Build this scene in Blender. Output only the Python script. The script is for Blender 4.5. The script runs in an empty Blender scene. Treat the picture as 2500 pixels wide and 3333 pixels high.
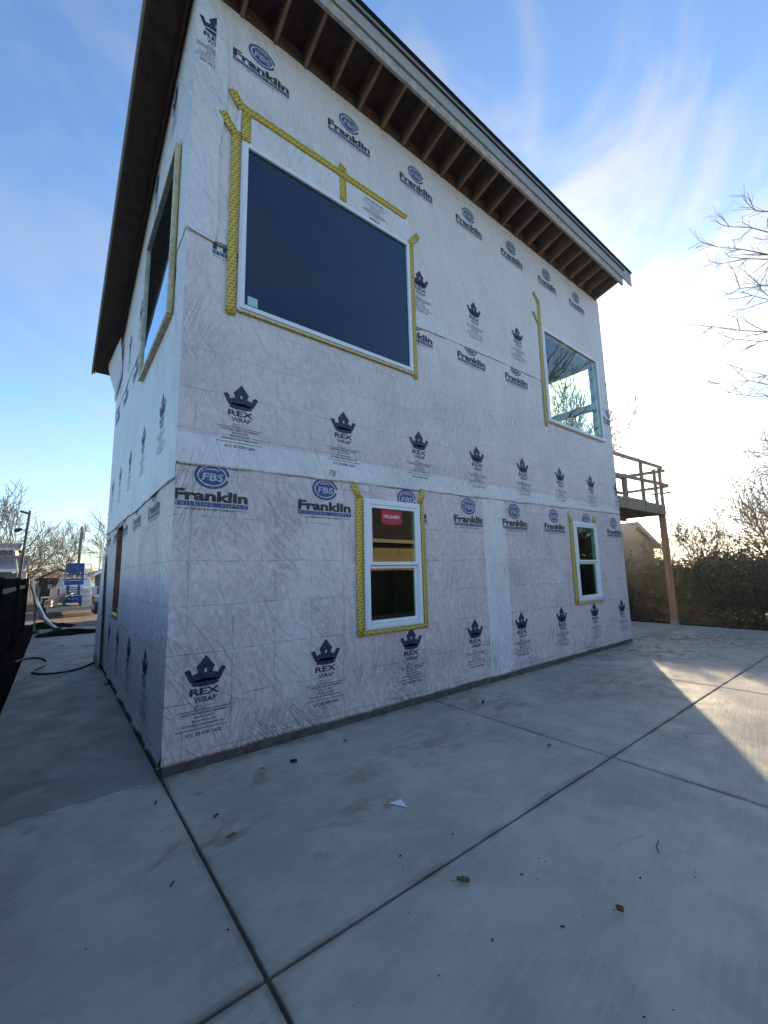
import bpy, bmesh, math, random
import numpy as np
from mathutils import Vector, Matrix
R = math.radians
SC = bpy.context.scene
COL = SC.collection

# ------------------------------------------------------------------ camera, sky, sun, exposure
cam = bpy.data.cameras.new('camera'); camo = bpy.data.objects.new('camera', cam); COL.objects.link(camo)
SC.camera = camo
cam.sensor_fit = 'HORIZONTAL'; cam.sensor_width = 36.0; cam.lens = 36.0*1351.15/2500
cam.clip_start = 0.05; cam.clip_end = 3000
yaw, pitch, roll = R(38.251), R(8.204), R(-1.320)
cy, sy, cp, sp = math.cos(yaw), math.sin(yaw), math.cos(pitch), math.sin(pitch)
fw = Vector((sy*cp, cy*cp, sp)); rt = Vector((cy, -sy, 0)); up = rt.cross(fw)
r2 = rt*math.cos(roll)+up*math.sin(roll); u2 = -rt*math.sin(roll)+up*math.cos(roll)
camo.matrix_world = Matrix.Translation((-0.790, -4.014, 1.568)) @ Matrix((r2, u2, -fw)).transposed().to_4x4()

SUN_EL, SUN_AZ = R(12.0), R(60.8)
sdir = Vector((math.cos(SUN_EL)*math.sin(SUN_AZ), math.cos(SUN_EL)*math.cos(SUN_AZ), math.sin(SUN_EL)))
sl = bpy.data.lights.new('sun', 'SUN'); sl.energy = 4.2; sl.angle = R(0.9); sl.color = (1.0, 0.80, 0.52)
slo = bpy.data.objects.new('sun', sl); COL.objects.link(slo); slo.rotation_euler = sdir.to_track_quat('Z', 'Y').to_euler()
slo.location = (20, 10, 20)

SC.view_settings.view_transform = 'Standard'; SC.view_settings.look = 'None'
SC.view_settings.gamma = 1.0; SC.view_settings.use_curve_mapping = False
SC.view_settings.exposure = 1.74

class NT:
    """small helper round a node tree"""
    def __init__(s, tree): s.t = tree; s.n = tree.nodes; s.l = tree.links; s.n.clear()
    def new(s, typ, ins=None, **kw):
        nd = s.n.new(typ)
        for k, v in kw.items(): setattr(nd, k, v)
        for k, v in (ins or {}).items():
            sk = nd.inputs[k]
            if isinstance(v, bpy.types.NodeSocket): s.l.new(v, sk)
            else: sk.default_value = v
        return nd
    def math(s, op, a, b=0.0, c=0.0, clamp=False):
        nd = s.new('ShaderNodeMath', {0: a, 1: b, 2: c}, operation=op); nd.use_clamp = clamp; return nd.outputs[0]
    def vmath(s, op, a, b=(0, 0, 0)):
        nd = s.new('ShaderNodeVectorMath', {0: a, 1: b}, operation=op); return nd
    def noise(s, vec, scale, detail=3.0, rough=0.5, dist=0.0):
        return s.new('ShaderNodeTexNoise', {'Vector': vec, 'Scale': scale, 'Detail': detail, 'Roughness': rough, 'Distortion': dist}).outputs['Fac']
    def map(s, vec, scale=(1, 1, 1), loc=(0, 0, 0), rot=(0, 0, 0)):
        return s.new('ShaderNodeMapping', {'Vector': vec, 'Scale': scale, 'Location': loc, 'Rotation': rot}).outputs[0]
    def ramp(s, fac, a, b, lo=0.0, hi=1.0, smooth=True):
        nd = s.new('ShaderNodeMapRange', {0: fac, 1: a, 2: b, 3: lo, 4: hi}); nd.clamp = True
        if smooth: nd.interpolation_type = 'SMOOTHSTEP'
        return nd.outputs[0]
    def mix(s, fac, a, b, blend='MIX'):
        nd = s.new('ShaderNodeMix', data_type='RGBA', blend_type=blend)
        for k, v in ((0, fac), (6, a), (7, b)):
            if isinstance(v, bpy.types.NodeSocket): s.l.new(v, nd.inputs[k])
            else: nd.inputs[k].default_value = v if k == 0 else (*v, 1.0)
        return nd.outputs[2]
    def xyz(s, vec): nd = s.new('ShaderNodeSeparateXYZ', {0: vec}); return nd.outputs
    def comb(s, x, y, z): return s.new('ShaderNodeCombineXYZ', {0: x, 1: y, 2: z}).outputs[0]

world = bpy.data.worlds.new('World'); SC.world = world; world.use_nodes = True
w = NT(world.node_tree)
sky = w.new('ShaderNodeTexSky', sky_type='NISHITA'); sky.sun_disc = False
sky.sun_elevation = SUN_EL; sky.sun_rotation = SUN_AZ
sky.altitude = 700; sky.air_density = 1.1; sky.dust_density = 0.2; sky.ozone_density = 2.2
dvec = w.new('ShaderNodeTexCoord').outputs['Generated']
dx, dy, dz = w.xyz(dvec)[0:3]
cv_ = w.map(w.map(dvec, rot=(R(8), R(-14), R(-38))), scale=(1.0, 1.5, 2.8))
n1 = w.noise(cv_, 2.5, 7.0, 0.55, 0.9)
n2 = w.noise(w.map(dvec, loc=(3.1, 1.7, .4)), 1.1, 2.0, 0.5)
dot = w.math('MAXIMUM', w.vmath('DOT_PRODUCT', dvec, tuple(sdir)).outputs['Value'], 0.0)
near = w.math('POWER', dot, 3.0)
cl = w.math('MULTIPLY', w.ramp(w.math('ADD', n1, w.math('MULTIPLY', n2, 0.35)), 0.54, 0.86), w.math('ADD', 0.20, w.math('MULTIPLY', near, 0.95)), clamp=True)
glow = w.math('ADD', w.math('MULTIPLY', w.math('POWER', dot, 36.0), 11.0), w.math('MULTIPLY', w.math('POWER', dot, 7.0), 0.30))
glowc = w.mix(1.0, (0, 0, 0), (1, 1, 1))
gl = w.new('ShaderNodeVectorMath', {0: (1.0, 0.95, 0.82)}, operation='SCALE'); w.l.new(glow, gl.inputs['Scale'])
cb = w.math('ADD', 2.15, w.math('MULTIPLY', w.math('POWER', dot, 10.0), 3.0))
cc = w.new('ShaderNodeVectorMath', {0: (0.93, 0.96, 1.0)}, operation='SCALE'); w.l.new(cb, cc.inputs['Scale'])
skyc = w.mix(1.0, sky.outputs[0], (0.86, 0.99, 1.15), 'MULTIPLY')
m1 = w.mix(cl, skyc, (0, 0, 0)); w.l.new(cc.outputs[0], m1.node.inputs[7])
hz = w.math('MULTIPLY', w.math('POWER', w.math('SUBTRACT', 1.0, w.math('MAXIMUM', dz, 0.0)), 7.0), 0.32)
hc = w.new('ShaderNodeVectorMath', {0: (1.0, .95, .86)}, operation='SCALE'); w.l.new(hz, hc.inputs['Scale'])
tot = w.vmath('ADD', w.vmath('ADD', m1, gl.outputs[0]).outputs[0], hc.outputs[0]).outputs[0]
bg = w.new('ShaderNodeBackground', {'Color': tot, 'Strength': 0.10})
w.l.new(bg.outputs[0], w.new('ShaderNodeOutputWorld').inputs[0])

# ------------------------------------------------------------------ tags
def tag(o, label=None, cat=None, group=None, kind=None):
    for k, v in (('label', label), ('category', cat), ('group', group), ('kind', kind)):
        if v: o[k] = v
    return o
def thing(name, label, cat, loc=(0, 0, 0), rz=0.0, group=None):
    o = bpy.data.objects.new(name, None); COL.objects.link(o); o.location = loc; o.rotation_euler = (0, 0, rz)
    o.empty_display_size = 0.3
    return tag(o, label, cat, group)
def copy_tree(o, parent=None):
    c = o.copy(); COL.objects.link(c); c.parent = parent
    for ch in [x for x in bpy.data.objects if x.parent == o]: copy_tree(ch, c)
    return c

# ------------------------------------------------------------------ mesh builder
class MB:
    def __init__(s): s.v = []; s.f = []; s.m = []
    def add(s, vs, fs, mi=0):
        b = len(s.v); s.v += [tuple(p) for p in vs]
        for f in fs: s.f.append(tuple(b+i for i in f)); s.m.append(mi)
        return s
    def box(s, a, b, mi=0, M=None):
        (x0, y0, z0), (x1, y1, z1) = a, b
        vs = [(x0,y0,z0),(x1,y0,z0),(x1,y1,z0),(x0,y1,z0),(x0,y0,z1),(x1,y0,z1),(x1,y1,z1),(x0,y1,z1)]
        if M is not None: vs = [M @ Vector(p) for p in vs]
        return s.add(vs, [(0,3,2,1),(4,5,6,7),(0,1,5,4),(1,2,6,5),(2,3,7,6),(3,0,4,7)], mi)
    def bar(s, p, q, wx, wz, mi=0, upv=(0, 0, 1)):
        p, q = Vector(p), Vector(q); d = (q-p).normalized(); u = Vector(upv)
        if abs(d.dot(u)) > .98: u = Vector((0, 1, 0))
        r = d.cross(u).normalized(); u = r.cross(d).normalized()
        vs = []
        for c in (p, q):
            for a, b in ((-1,-1),(1,-1),(1,1),(-1,1)): vs.append(c+r*(a*wx/2)+u*(b*wz/2))
        return s.add(vs, [(0,1,2,3),(7,6,5,4),(0,4,5,1),(1,5,6,2),(2,6,7,3),(3,7,4,0)], mi)
    def tube(s, pts, rad, n=8, mi=0, cap=True):
        pts = [Vector(p) for p in pts]; rad = rad if isinstance(rad, (list, tuple)) else [rad]*len(pts)
        rings = []; u = None
        for i, p in enumerate(pts):
            d = (pts[min(i+1, len(pts)-1)]-pts[max(i-1, 0)]).normalized()
            if u is None: u = d.orthogonal().normalized()
            u = (u-d*u.dot(d)); u = u.normalized() if u.length > 1e-6 else d.orthogonal().normalized()
            v = d.cross(u)
            rings.append([p+(u*math.cos(2*math.pi*k/n)+v*math.sin(2*math.pi*k/n))*rad[i] for k in range(n)])
        vs = [p for r in rings for p in r]; fs = []
        for i in range(len(pts)-1):
            for k in range(n):
                a, b = i*n+k, i*n+(k+1) % n; fs.append((a, b, b+n, a+n))
        if cap: fs += [tuple(range(n-1, -1, -1)), tuple(range((len(pts)-1)*n, len(pts)*n))]
        return s.add(vs, fs, mi)
    def prism(s, poly, axis, a, b, mi=0):
        """poly: 2-D outline in the two other axes (in order), extruded along axis from a to b"""
        def P(q, t):
            l = [q[0], q[1]]; l.insert(axis, t); return tuple(l)
        n = len(poly); vs = [P(q, a) for q in poly]+[P(q, b) for q in poly]
        fs = [tuple(range(n-1, -1, -1)), tuple(range(n, 2*n))]+[(i, (i+1) % n, (i+1) % n+n, i+n) for i in range(n)]
        return s.add(vs, fs, mi)
    def build(s, name, mats, parent=None, smooth=False, bevel=0.0, fix=True):
        me = bpy.data.meshes.new(name); me.from_pydata(s.v, [], s.f)
        mats = mats if isinstance(mats, (list, tuple)) else [mats]
        for m in mats: me.materials.append(m)
        if len(mats) > 1: me.polygons.foreach_set('material_index', s.m)
        if fix:
            bm = bmesh.new(); bm.from_mesh(me); bmesh.ops.recalc_face_normals(bm, faces=bm.faces); bm.to_mesh(me); bm.free()
        if smooth: me.polygons.foreach_set('use_smooth', [True]*len(me.polygons))
        me.update()
        o = bpy.data.objects.new(name, me); COL.objects.link(o)
        if parent: o.parent = parent
        if bevel:
            md = o.modifiers.new('bevel', 'BEVEL'); md.width = bevel; md.segments = 2; md.limit_method = 'ANGLE'
        return o

# ------------------------------------------------------------------ materials
MATS = {}
def mat(name, color, rough=0.7, metal=0.0, var=0.0, scale=8.0, bump=0.0, bscale=40.0, spec=0.5, stretch=(1, 1, 1), col2=None, emit=None):
    if name in MATS: return MATS[name]
    m = bpy.data.materials.new(name); m.use_nodes = True; t = NT(m.node_tree)
    co = t.new('ShaderNodeTexCoord').outputs['Object']; cs = t.map(co, scale=stretch)
    p = t.new('ShaderNodeBsdfPrincipled', {'Base Color': (*color, 1), 'Roughness': rough, 'Metallic': metal, 'Specular IOR Level': spec})
    if var or col2:
        n = t.noise(cs, scale, 5.0, 0.6)
        c2 = col2 or tuple(max(0, c*(1-var)) for c in color)
        c1 = color if col2 else tuple(min(1, c*(1+var)) for c in color)
        t.l.new(t.mix(t.ramp(n, 0.32, 0.68), c1, c2), p.inputs['Base Color'])
    if bump:
        b = t.new('ShaderNodeBump', {'Strength': 1.0, 'Distance': bump, 'Height': t.noise(cs, bscale, 4.0, 0.6)})
        t.l.new(b.outputs[0], p.inputs['Normal'])
    t.l.new(p.outputs[0], t.new('ShaderNodeOutputMaterial').inputs[0])
    MATS[name] = m; return m

def wrap_material(name, ink=None, layers=1, seed=0.0):
    """spun house wrap; ink = printed colour on it; layers = 2 for doubled, whiter sheet"""
    if name in MATS: return MATS[name]
    m = bpy.data.materials.new(name); m.use_nodes = True; t = NT(m.node_tree)
    co = t.new('ShaderNodeTexCoord').outputs['Object']
    x, y, z = t.xyz(co)[0:3]
    u = t.math('SUBTRACT', x, y)
    P = t.comb(u, seed, z)
    one_a, one_b = (0.77, 0.665, 0.635), (0.59, 0.50, 0.485)
    two_a, two_b = (0.81, 0.785, 0.775), (0.72, 0.70, 0.70)
    osb = t.noise(t.map(P, scale=(1.3, 1, 1.0)), 13.0, 6.0, 0.65, 0.4)
    big = t.noise(P, 0.9, 3.0, 0.5)
    one = t.mix(t.ramp(t.math('ADD', t.math('MULTIPLY', osb, .75), t.math('MULTIPLY', big, .25)), .38, .62), one_a, one_b)
    two = t.mix(t.ramp(osb, .3, .7), two_a, two_b)
    # framing and panel lines read through a single layer
    def lines(coord, off, step, wdt_):
        wdt = .0075
        f = t.math('FRACT', t.math('DIVIDE', t.math('SUBTRACT', coord, off), step))
        d = t.math('MULTIPLY', t.math('MINIMUM', f, t.math('SUBTRACT', 1.0, f)), step)
        return t.math('SUBTRACT', 1.0, t.ramp(d, wdt*.4, wdt))
    wob = t.math('MULTIPLY', t.math('SUBTRACT', t.noise(P, 1.3, 2.0), .5), .05)
    vl = lines(t.math('ADD', u, wob), .146, .4064, .010)
    hl = lines(t.math('ADD', z, wob), .083, .4064, .010)
    br = t.ramp(t.noise(t.map(P, loc=(7, 0, 3)), 3.0, 3.0), .42, .58)
    ln = t.math('MULTIPLY', t.math('MAXIMUM', t.math('MULTIPLY', vl, br), t.math('MULTIPLY', hl, t.math('SUBTRACT', 1.3, br))), .62, clamp=True)
    one = t.mix(ln, one, (0.24, 0.27, 0.36))
    if layers == 2: base = t.mix(t.math('MULTIPLY', ln, .25), two, (.4, .45, .56))
    else:
        # wrap colour grows paler with height, plus random paler patches
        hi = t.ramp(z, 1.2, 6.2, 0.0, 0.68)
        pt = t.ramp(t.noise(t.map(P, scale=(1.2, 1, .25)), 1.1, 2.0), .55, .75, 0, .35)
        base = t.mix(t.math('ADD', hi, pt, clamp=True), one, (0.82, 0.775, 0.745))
    # fibres
    fib = t.noise(t.map(P, scale=(70.0, 1, 3.5)), 2.2, 3.0, .7)
    base = t.mix(t.math('MULTIPLY', t.ramp(fib, .42, .74, 0, .34), t.ramp(t.noise(P, 2.3, 2.0), .35, .65, .35, 1.0)), base, (.28, .28, .37))
    scr = t.noise(t.map(P, scale=(110.0, 1, 5.0), loc=(4, 0, 2)), 1.5, 2.0, .6)
    base = t.mix(t.ramp(scr, .60, .76, 0, .30), base, (.80, .79, .80))
    if ink:
        fade = t.ramp(t.noise(t.map(P, scale=(60, 1, 60)), 2.0, 3.0, .7), .2, .9, .99, .90)
        base = t.mix(fade, base, ink)
    # wrinkles: diagonal pulled folds, vertical drapes, fine crinkle
    d1 = t.noise(t.map(t.map(P, rot=(0, R(-46), 0)), scale=(2.6, 1, 14.0)), 1.6, 3.0, .55, .5)
    d2 = t.noise(t.map(t.map(P, rot=(0, R(-17), 0)), scale=(11.0, 1, 1.1)), 1.5, 3.0, .5, .6)
    d3 = t.noise(P, 30.0, 3.0, .6)
    msk = t.ramp(t.noise(t.map(P, loc=(2, 0, 9)), .8, 2.0), .42, .62, .15, 1.0)
    amp = t.ramp(t.noise(t.map(P, loc=(5, 0, 1)), 1.1, 3.0, .6), .42, .64, .0, 1.45)
    low = t.ramp(z, 0.9, 0.1, .35, 1.0)
    r1 = t.math('POWER', t.math('SUBTRACT', 1.0, t.math('ABSOLUTE', t.math('MULTIPLY', t.math('SUBTRACT', d1, .5), 5.0), clamp=True)), 2.5)
    r2_ = t.math('POWER', t.math('SUBTRACT', 1.0, t.math('ABSOLUTE', t.math('MULTIPLY', t.math('SUBTRACT', d2, .5), 5.0), clamp=True)), 2.5)
    h = t.math('ADD', t.math('MULTIPLY', r1, msk), t.math('MULTIPLY', r2_, t.math('SUBTRACT', 1.15, msk)))
    h = t.math('ADD', t.math('MULTIPLY', t.math('MULTIPLY', h, amp), t.math('ADD', t.ramp(z, 5.0, 2.5, .25, .60), low)), t.math('MULTIPLY', d3, .16))
    d4 = t.noise(t.map(t.map(P, rot=(0, R(-58), 0)), scale=(1.0, 1, 4.0)), 1.3, 2.0, .5, .8)
    d5 = t.noise(t.map(t.map(P, rot=(0, R(20), 0)), scale=(5.0, 1, .8)), 1.1, 2.0, .5, .8)
    rid = lambda n, k: t.math('POWER', t.math('SUBTRACT', 1.0, t.math('ABSOLUTE', t.math('MULTIPLY', t.math('SUBTRACT', n, .5), k), clamp=True)), 3.0)
    h = t.math('ADD', h, t.math('ADD', t.math('MULTIPLY', rid(d4, 9.0), .75), t.math('MULTIPLY', rid(d5, 10.0), .75)))
    b = t.new('ShaderNodeBump', {'Strength': 1.0, 'Distance': 0.0085, 'Height': h})
    p = t.new('ShaderNodeBsdfPrincipled', {'Base Color': base, 'Roughness': .48, 'Specular IOR Level': .35, 'Normal': b.outputs[0]})
    t.l.new(p.outputs[0], t.new('ShaderNodeOutputMaterial').inputs[0])
    MATS[name] = m; return m
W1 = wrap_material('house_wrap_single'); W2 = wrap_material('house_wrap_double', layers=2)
NAVY, BLUE, CHAR = (0.009, 0.010, 0.062), (0.022, 0.075, 0.235), (0.018, 0.020, 0.026)
INK_N = wrap_material('wrap_ink_navy', NAVY); INK_B = wrap_material('wrap_ink_blue', BLUE); INK_C = wrap_material('wrap_ink_charcoal', CHAR)
INK_W = wrap_material('wrap_ink_gap', (0.52, 0.52, 0.56))

def tape_material():
    m = bpy.data.materials.new('flashing_tape'); m.use_nodes = True; t = NT(m.node_tree)
    uv = t.new('ShaderNodeTexCoord').outputs['UV']
    uvr = t.map(uv, rot=(0, 0, R(14)))
    br = t.new('ShaderNodeTexBrick', {'Vector': uvr, 'Scale': 1.0, 'Mortar Size': .0105, 'Mortar Smooth': .1, 'Brick Width': .058, 'Row Height': .036,
                                      'Color1': (0, 0, 0, 1), 'Color2': (0, 0, 0, 1), 'Mortar': (1, 1, 1, 1)}); br.offset = .5
    n = t.noise(uv, 18.0, 4.0)
    yel = t.mix(t.ramp(n, .3, .7), (0.72, 0.52, 0.045), (0.62, 0.45, 0.055))
    c = t.mix(br.outputs['Fac'], (0.22, 0.17, 0.05), yel)
    b = t.new('ShaderNodeBump', {'Strength': 1.0, 'Distance': .002, 'Height': t.noise(uv, 30.0, 3.0)})
    p = t.new('ShaderNodeBsdfPrincipled', {'Base Color': c, 'Roughness': .35, 'Normal': b.outputs[0]})
    t.l.new(p.outputs[0], t.new('ShaderNodeOutputMaterial').inputs[0]); return m
TAPE = tape_material()

def glass_material(name, tint, k=1.1, gc=(.94, .98, 1, 1)):
    m = bpy.data.materials.new(name); m.use_nodes = True; t = NT(m.node_tree)
    bf = t.new('ShaderNodeNewGeometry').outputs['Backfacing']
    fr = t.new('ShaderNodeFresnel', {'IOR': t.math('SUBTRACT', 1.5, t.math('MULTIPLY', bf, 1.5-1/1.5))}).outputs[0]
    fac = t.math('MULTIPLY', fr, k, clamp=True)
    nb = t.new('ShaderNodeBump', {'Strength': 1.0, 'Distance': .0006, 'Height': t.noise(t.new('ShaderNodeTexCoord').outputs['Object'], 1.2, 2.0)})
    a = t.new('ShaderNodeBsdfTransparent', {'Color': (*tint, 1)}); g = t.new('ShaderNodeBsdfGlossy', {'Roughness': .0, 'Color': gc, 'Normal': nb.outputs[0]})
    mx = t.new('ShaderNodeMixShader', {0: fac, 1: a.outputs[0], 2: g.outputs[0]})
    t.l.new(mx.outputs[0], t.new('ShaderNodeOutputMaterial').inputs[0]); return m
GLASS_T = glass_material('dark_tinted_glass', (.05, .08, .13), 2.0, (.62, .82, 1, 1))
GLASS = glass_material('window_glass', (.80, .93, .80))

def concrete_material(name, base, dark=1.0, stains=True):
    m = bpy.data.materials.new(name); m.use_nodes = True; t = NT(m.node_tree)
    co = t.new('ShaderNodeTexCoord').outputs['Object']
    big = t.noise(co, .55, 5.0, .6, .6); mid = t.noise(co, 3.0, 6.0, .62, .4)
    fine = t.noise(co, 120.0, 3.0, .7)
    br = t.noise(t.map(t.map(co, rot=(0, 0, R(-9))), scale=(1.0, 16.0, 1)), 2.2, 4.0, .65, .2)
    br2 = t.noise(t.map(t.map(co, rot=(0, 0, R(34))), scale=(.8, 9.0, 1)), 1.6, 3.0, .6, .3)
    a = tuple(c*dark*1.06 for c in base); b_ = tuple(c*dark*.74 for c in base)
    c = t.mix(t.ramp(t.math('ADD', t.math('MULTIPLY', big, .6), t.math('MULTIPLY', mid, .4)), .38, .62), a, b_)
    c = t.mix(t.ramp(br, .42, .66, 0, .16), c, tuple(v*1.28 for v in a))
    c = t.mix(t.ramp(br2, .46, .68, 0, .13), c, tuple(v*.68 for v in a))
    c = t.mix(t.ramp(fine, .35, .75, 0, .16), c, tuple(v*.62 for v in a))
    if stains:
        s = t.math('MULTIPLY', t.ramp(t.noise(t.map(co, loc=(5, 2, 0), scale=(1, 1.8, 1)), 1.05, 6.0, .68, .8), .60, .70), t.ramp(t.noise(co, .28, 1.0), .36, .52))
        c = t.mix(t.math('MULTIPLY', s, .55), c, (.185, .12, .075))
        # dried mud near the wall joint and along the patio's far edge
        for (cx, cyy, r_, am) in ((3.5, -.55, .75, .6), (2.1, -.95, .6, .45), (4.6, -1.0, .6, .5), (10.6, -1.1, 1.6, 1.0), (8.4, -.7, 1.5, .8), (9.9, -.2, 1.0, .7), (5.6, -1.3, 1.2, .5), (1.3, -1.0, .4, .3)):
            d = t.vmath('DISTANCE', co, (cx, cyy, 0)).outputs['Value']
            k = t.math('MULTIPLY', t.ramp(d, r_, r_*.15), t.ramp(t.noise(t.map(co, scale=(1, 2.2, 1)), 3.6, 6.0, .7, .5), .44, .60))
            c = t.mix(t.math('MULTIPLY', k, am), c, (.16, .098, .055))
        X_, Y_ = t.xyz(co)[0:2]; jd = None
        for q_, o_ in ((X_, 0.0), (X_, 3.08), (X_, 6.28), (X_, 9.54), (Y_, -2.18), (Y_, -5.4)):
            a1 = t.math('ABSOLUTE', t.math('SUBTRACT', q_, o_)); jd = a1 if jd is None else t.math('MINIMUM', jd, a1)
        k = t.math('MULTIPLY', t.ramp(jd, .055, .008), t.ramp(t.noise(co, 2.6, 4.0, .6), .38, .60))
        c = t.mix(t.math('MULTIPLY', k, .55), c, (.13, .088, .058))
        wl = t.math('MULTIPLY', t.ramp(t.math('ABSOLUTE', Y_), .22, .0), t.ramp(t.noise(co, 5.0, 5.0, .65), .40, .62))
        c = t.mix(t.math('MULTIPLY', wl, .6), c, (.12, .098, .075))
        sp_ = t.ramp(t.new('ShaderNodeTexVoronoi', {'Vector': co, 'Scale': 9.0}).outputs['Distance'], .035, .015)
        sp_ = t.math('MULTIPLY', sp_, t.ramp(t.noise(co, 2.0, 1.0), .5, .55))
        c = t.mix(t.math('MULTIPLY', sp_, .75), c, (.05, .045, .04))
    h = t.math('ADD', t.math('MULTIPLY', fine, .5), t.math('ADD', t.math('MULTIPLY', br, 1.0), t.math('MULTIPLY', mid, .6)))
    bp = t.new('ShaderNodeBump', {'Strength': 1.0, 'Distance': .0035, 'Height': h})
    ro = t.ramp(mid, .3, .7, .55, .8)
    p = t.new('ShaderNodeBsdfPrincipled', {'Base Color': c, 'Roughness': ro, 'Specular IOR Level': .4, 'Normal': bp.outputs[0]})
    t.l.new(p.outputs[0], t.new('ShaderNodeOutputMaterial').inputs[0]); return m
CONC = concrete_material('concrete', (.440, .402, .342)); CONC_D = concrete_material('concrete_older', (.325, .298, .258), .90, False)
FOUND = mat('foundation_concrete', (.105, .095, .085), .9, var=.35, scale=7, bump=.006, bscale=30)
GROOVE = mat('joint_dirt', (.075, .052, .038), .95, var=.3, scale=20)
DIRT = mat('bare_dirt', (.20, .135, .085), .95, col2=(.10, .068, .045), scale=1.3, bump=.05, bscale=5)
LAWN = mat('winter_ground', (.105, .085, .05), .95, col2=(.065, .06, .035), scale=2.5, bump=.04, bscale=9)
SOIL = mat('dark_soil', (.012, .010, .008), .95, spec=.0, var=.4, scale=9, bump=.03, bscale=25)
VINYL = mat('white_vinyl', (.78, .80, .82), .35)
WOOD = mat('framing_lumber', (.24, .155, .10), .75, var=.22, scale=3, stretch=(1, 1, 6), bump=.002, bscale=60)
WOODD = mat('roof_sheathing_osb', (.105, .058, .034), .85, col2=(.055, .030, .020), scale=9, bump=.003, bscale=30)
SUBF = mat('eave_strip_board', (.44, .375, .32), .8, var=.25, scale=14, bump=.004, bscale=50)
FASC = mat('painted_fascia', (.36, .33, .295), .55, var=.06, scale=3)
DRIP = mat('dark_drip_edge', (.035, .038, .045), .4, metal=.5)
SHINGLE = mat('dark_roofing', (.05, .05, .055), .9, var=.3, scale=20)
INTW = mat('unfinished_interior', (.09, .065, .045), .9, var=.3, scale=4)
DECKW = mat('deck_lumber', (.36, .27, .18), .8, var=.25, scale=5, stretch=(4, 1, 1), bump=.002, bscale=50)
POSTW = mat('cedar_post', (.36, .165, .085), .7, var=.25, scale=5, stretch=(3, 3, .4), bump=.003, bscale=50)
STEEL = mat('galvanised_steel', (.38, .38, .36), .45, metal=.7)
FENCEW = mat('weathered_fence', (.009, .008, .009), .95, spec=.0, var=.35, scale=5, stretch=(6, 6, .7), bump=.004, bscale=30)
FENCER = mat('weathered_rail', (.10, .09, .085), .9, var=.3, scale=6)
BARK = mat('bark', (.085, .068, .055), .95, var=.35, scale=12, bump=.01, bscale=20)
TWIG = mat('twigs', (.125, .095, .070), .9, var=.25, scale=3)
TWIGB = mat('brown_thicket_twigs', (.150, .100, .060), .95, var=.3, scale=2)
LEAFD = mat('hedge_leaves', (.022, .036, .020), .7, col2=(.055, .055, .026), scale=2.2)
BLUEP = mat('blue_paint', (.008, .055, .24), .4, var=.15, scale=6)
DARKM = mat('dark_metal', (.03, .03, .034), .5, metal=.4)
RUBBER = mat('tyre_rubber', (.02, .02, .021), .85)
TRUCKW = mat('white_truck_paint', (.62, .66, .70), .25)
DGLASS = mat('dark_glass', (.010, .013, .018), .08)
REDL = mat('red_lamp', (.25, .012, .014), .25)
ORANGE = mat('orange_painted_ends', (.65, .20, .09), .6, var=.4, scale=20)
ROOFB = mat('blue_grey_shingle', (.055, .065, .085), .9, var=.25, scale=10)
SIDING = mat('grey_brown_siding', (.16, .125, .115), .8, var=.12, scale=4)
TRIMW = mat('cream_trim', (.70, .60, .42), .6)
TANW = mat('tan_garage_panel', (.62, .44, .24), .7, var=.08, scale=3)
BROWNR = mat('brown_shingle', (.085, .065, .055), .9, var=.25, scale=10)
RED_ST = mat('red_sticker', (.45, .022, .035), .5); WHITE_ST = mat('white_lettering', (.80, .80, .80), .5)
PALE_ST = mat('pale_glass_label', (.42, .60, .60), .5)
HOSEM = mat('dark_red_hose', (.050, .014, .020), .45)
PLASTIC = mat('clear_plastic_sheet', (.13, .145, .165), .3, var=.35, scale=12)
LEAFB = mat('dry_leaf', (.20, .105, .055), .8, var=.35, scale=60)
CRUMB = mat('dark_crumb', (.035, .028, .022), .9)
PAPER = mat('paper_scrap', (.72, .74, .76), .7)
CREAM = mat('cream_board', (.60, .52, .36), .7, var=.2, scale=10)

# ------------------------------------------------------------------ text and printed marks (all flat polygons, u to the right, v up)
_tc = {}
def text2d(s, w_, h_, shear=0.0, bold=0.0, spacing=1.0):
    """flat outlined text fitted to width w_ and height h_ (cap height), centred on u=0, baseline v=0"""
    key = (s, round(w_, 4), round(h_, 4), shear, bold, spacing)
    if key in _tc: return _tc[key]
    cu = bpy.data.curves.new('t', 'FONT'); cu.body = s; cu.offset = bold; cu.resolution_u = 3; cu.shear = shear; cu.space_character = spacing
    o = bpy.data.objects.new('t', cu); COL.objects.link(o)
    dg = bpy.context.evaluated_depsgraph_get(); dg.update(); me = bpy.data.meshes.new_from_object(o.evaluated_get(dg))
    vs = np.array([v.co[:2] for v in me.vertices]); fs = [tuple(p.vertices) for p in me.polygons]
    bpy.data.objects.remove(o); bpy.data.curves.remove(cu); bpy.data.meshes.remove(me)
    x0, x1 = vs[:, 0].min(), vs[:, 0].max(); cap = 0.70
    if any(c in 'gjpqy' for c in s): y0 = 0.0
    vs[:, 0] = (vs[:, 0]-(x0+x1)/2)*(w_/(x1-x0)); vs[:, 1] = vs[:, 1]*(h_/cap)
    _tc[key] = (vs, fs); return _tc[key]
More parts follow.
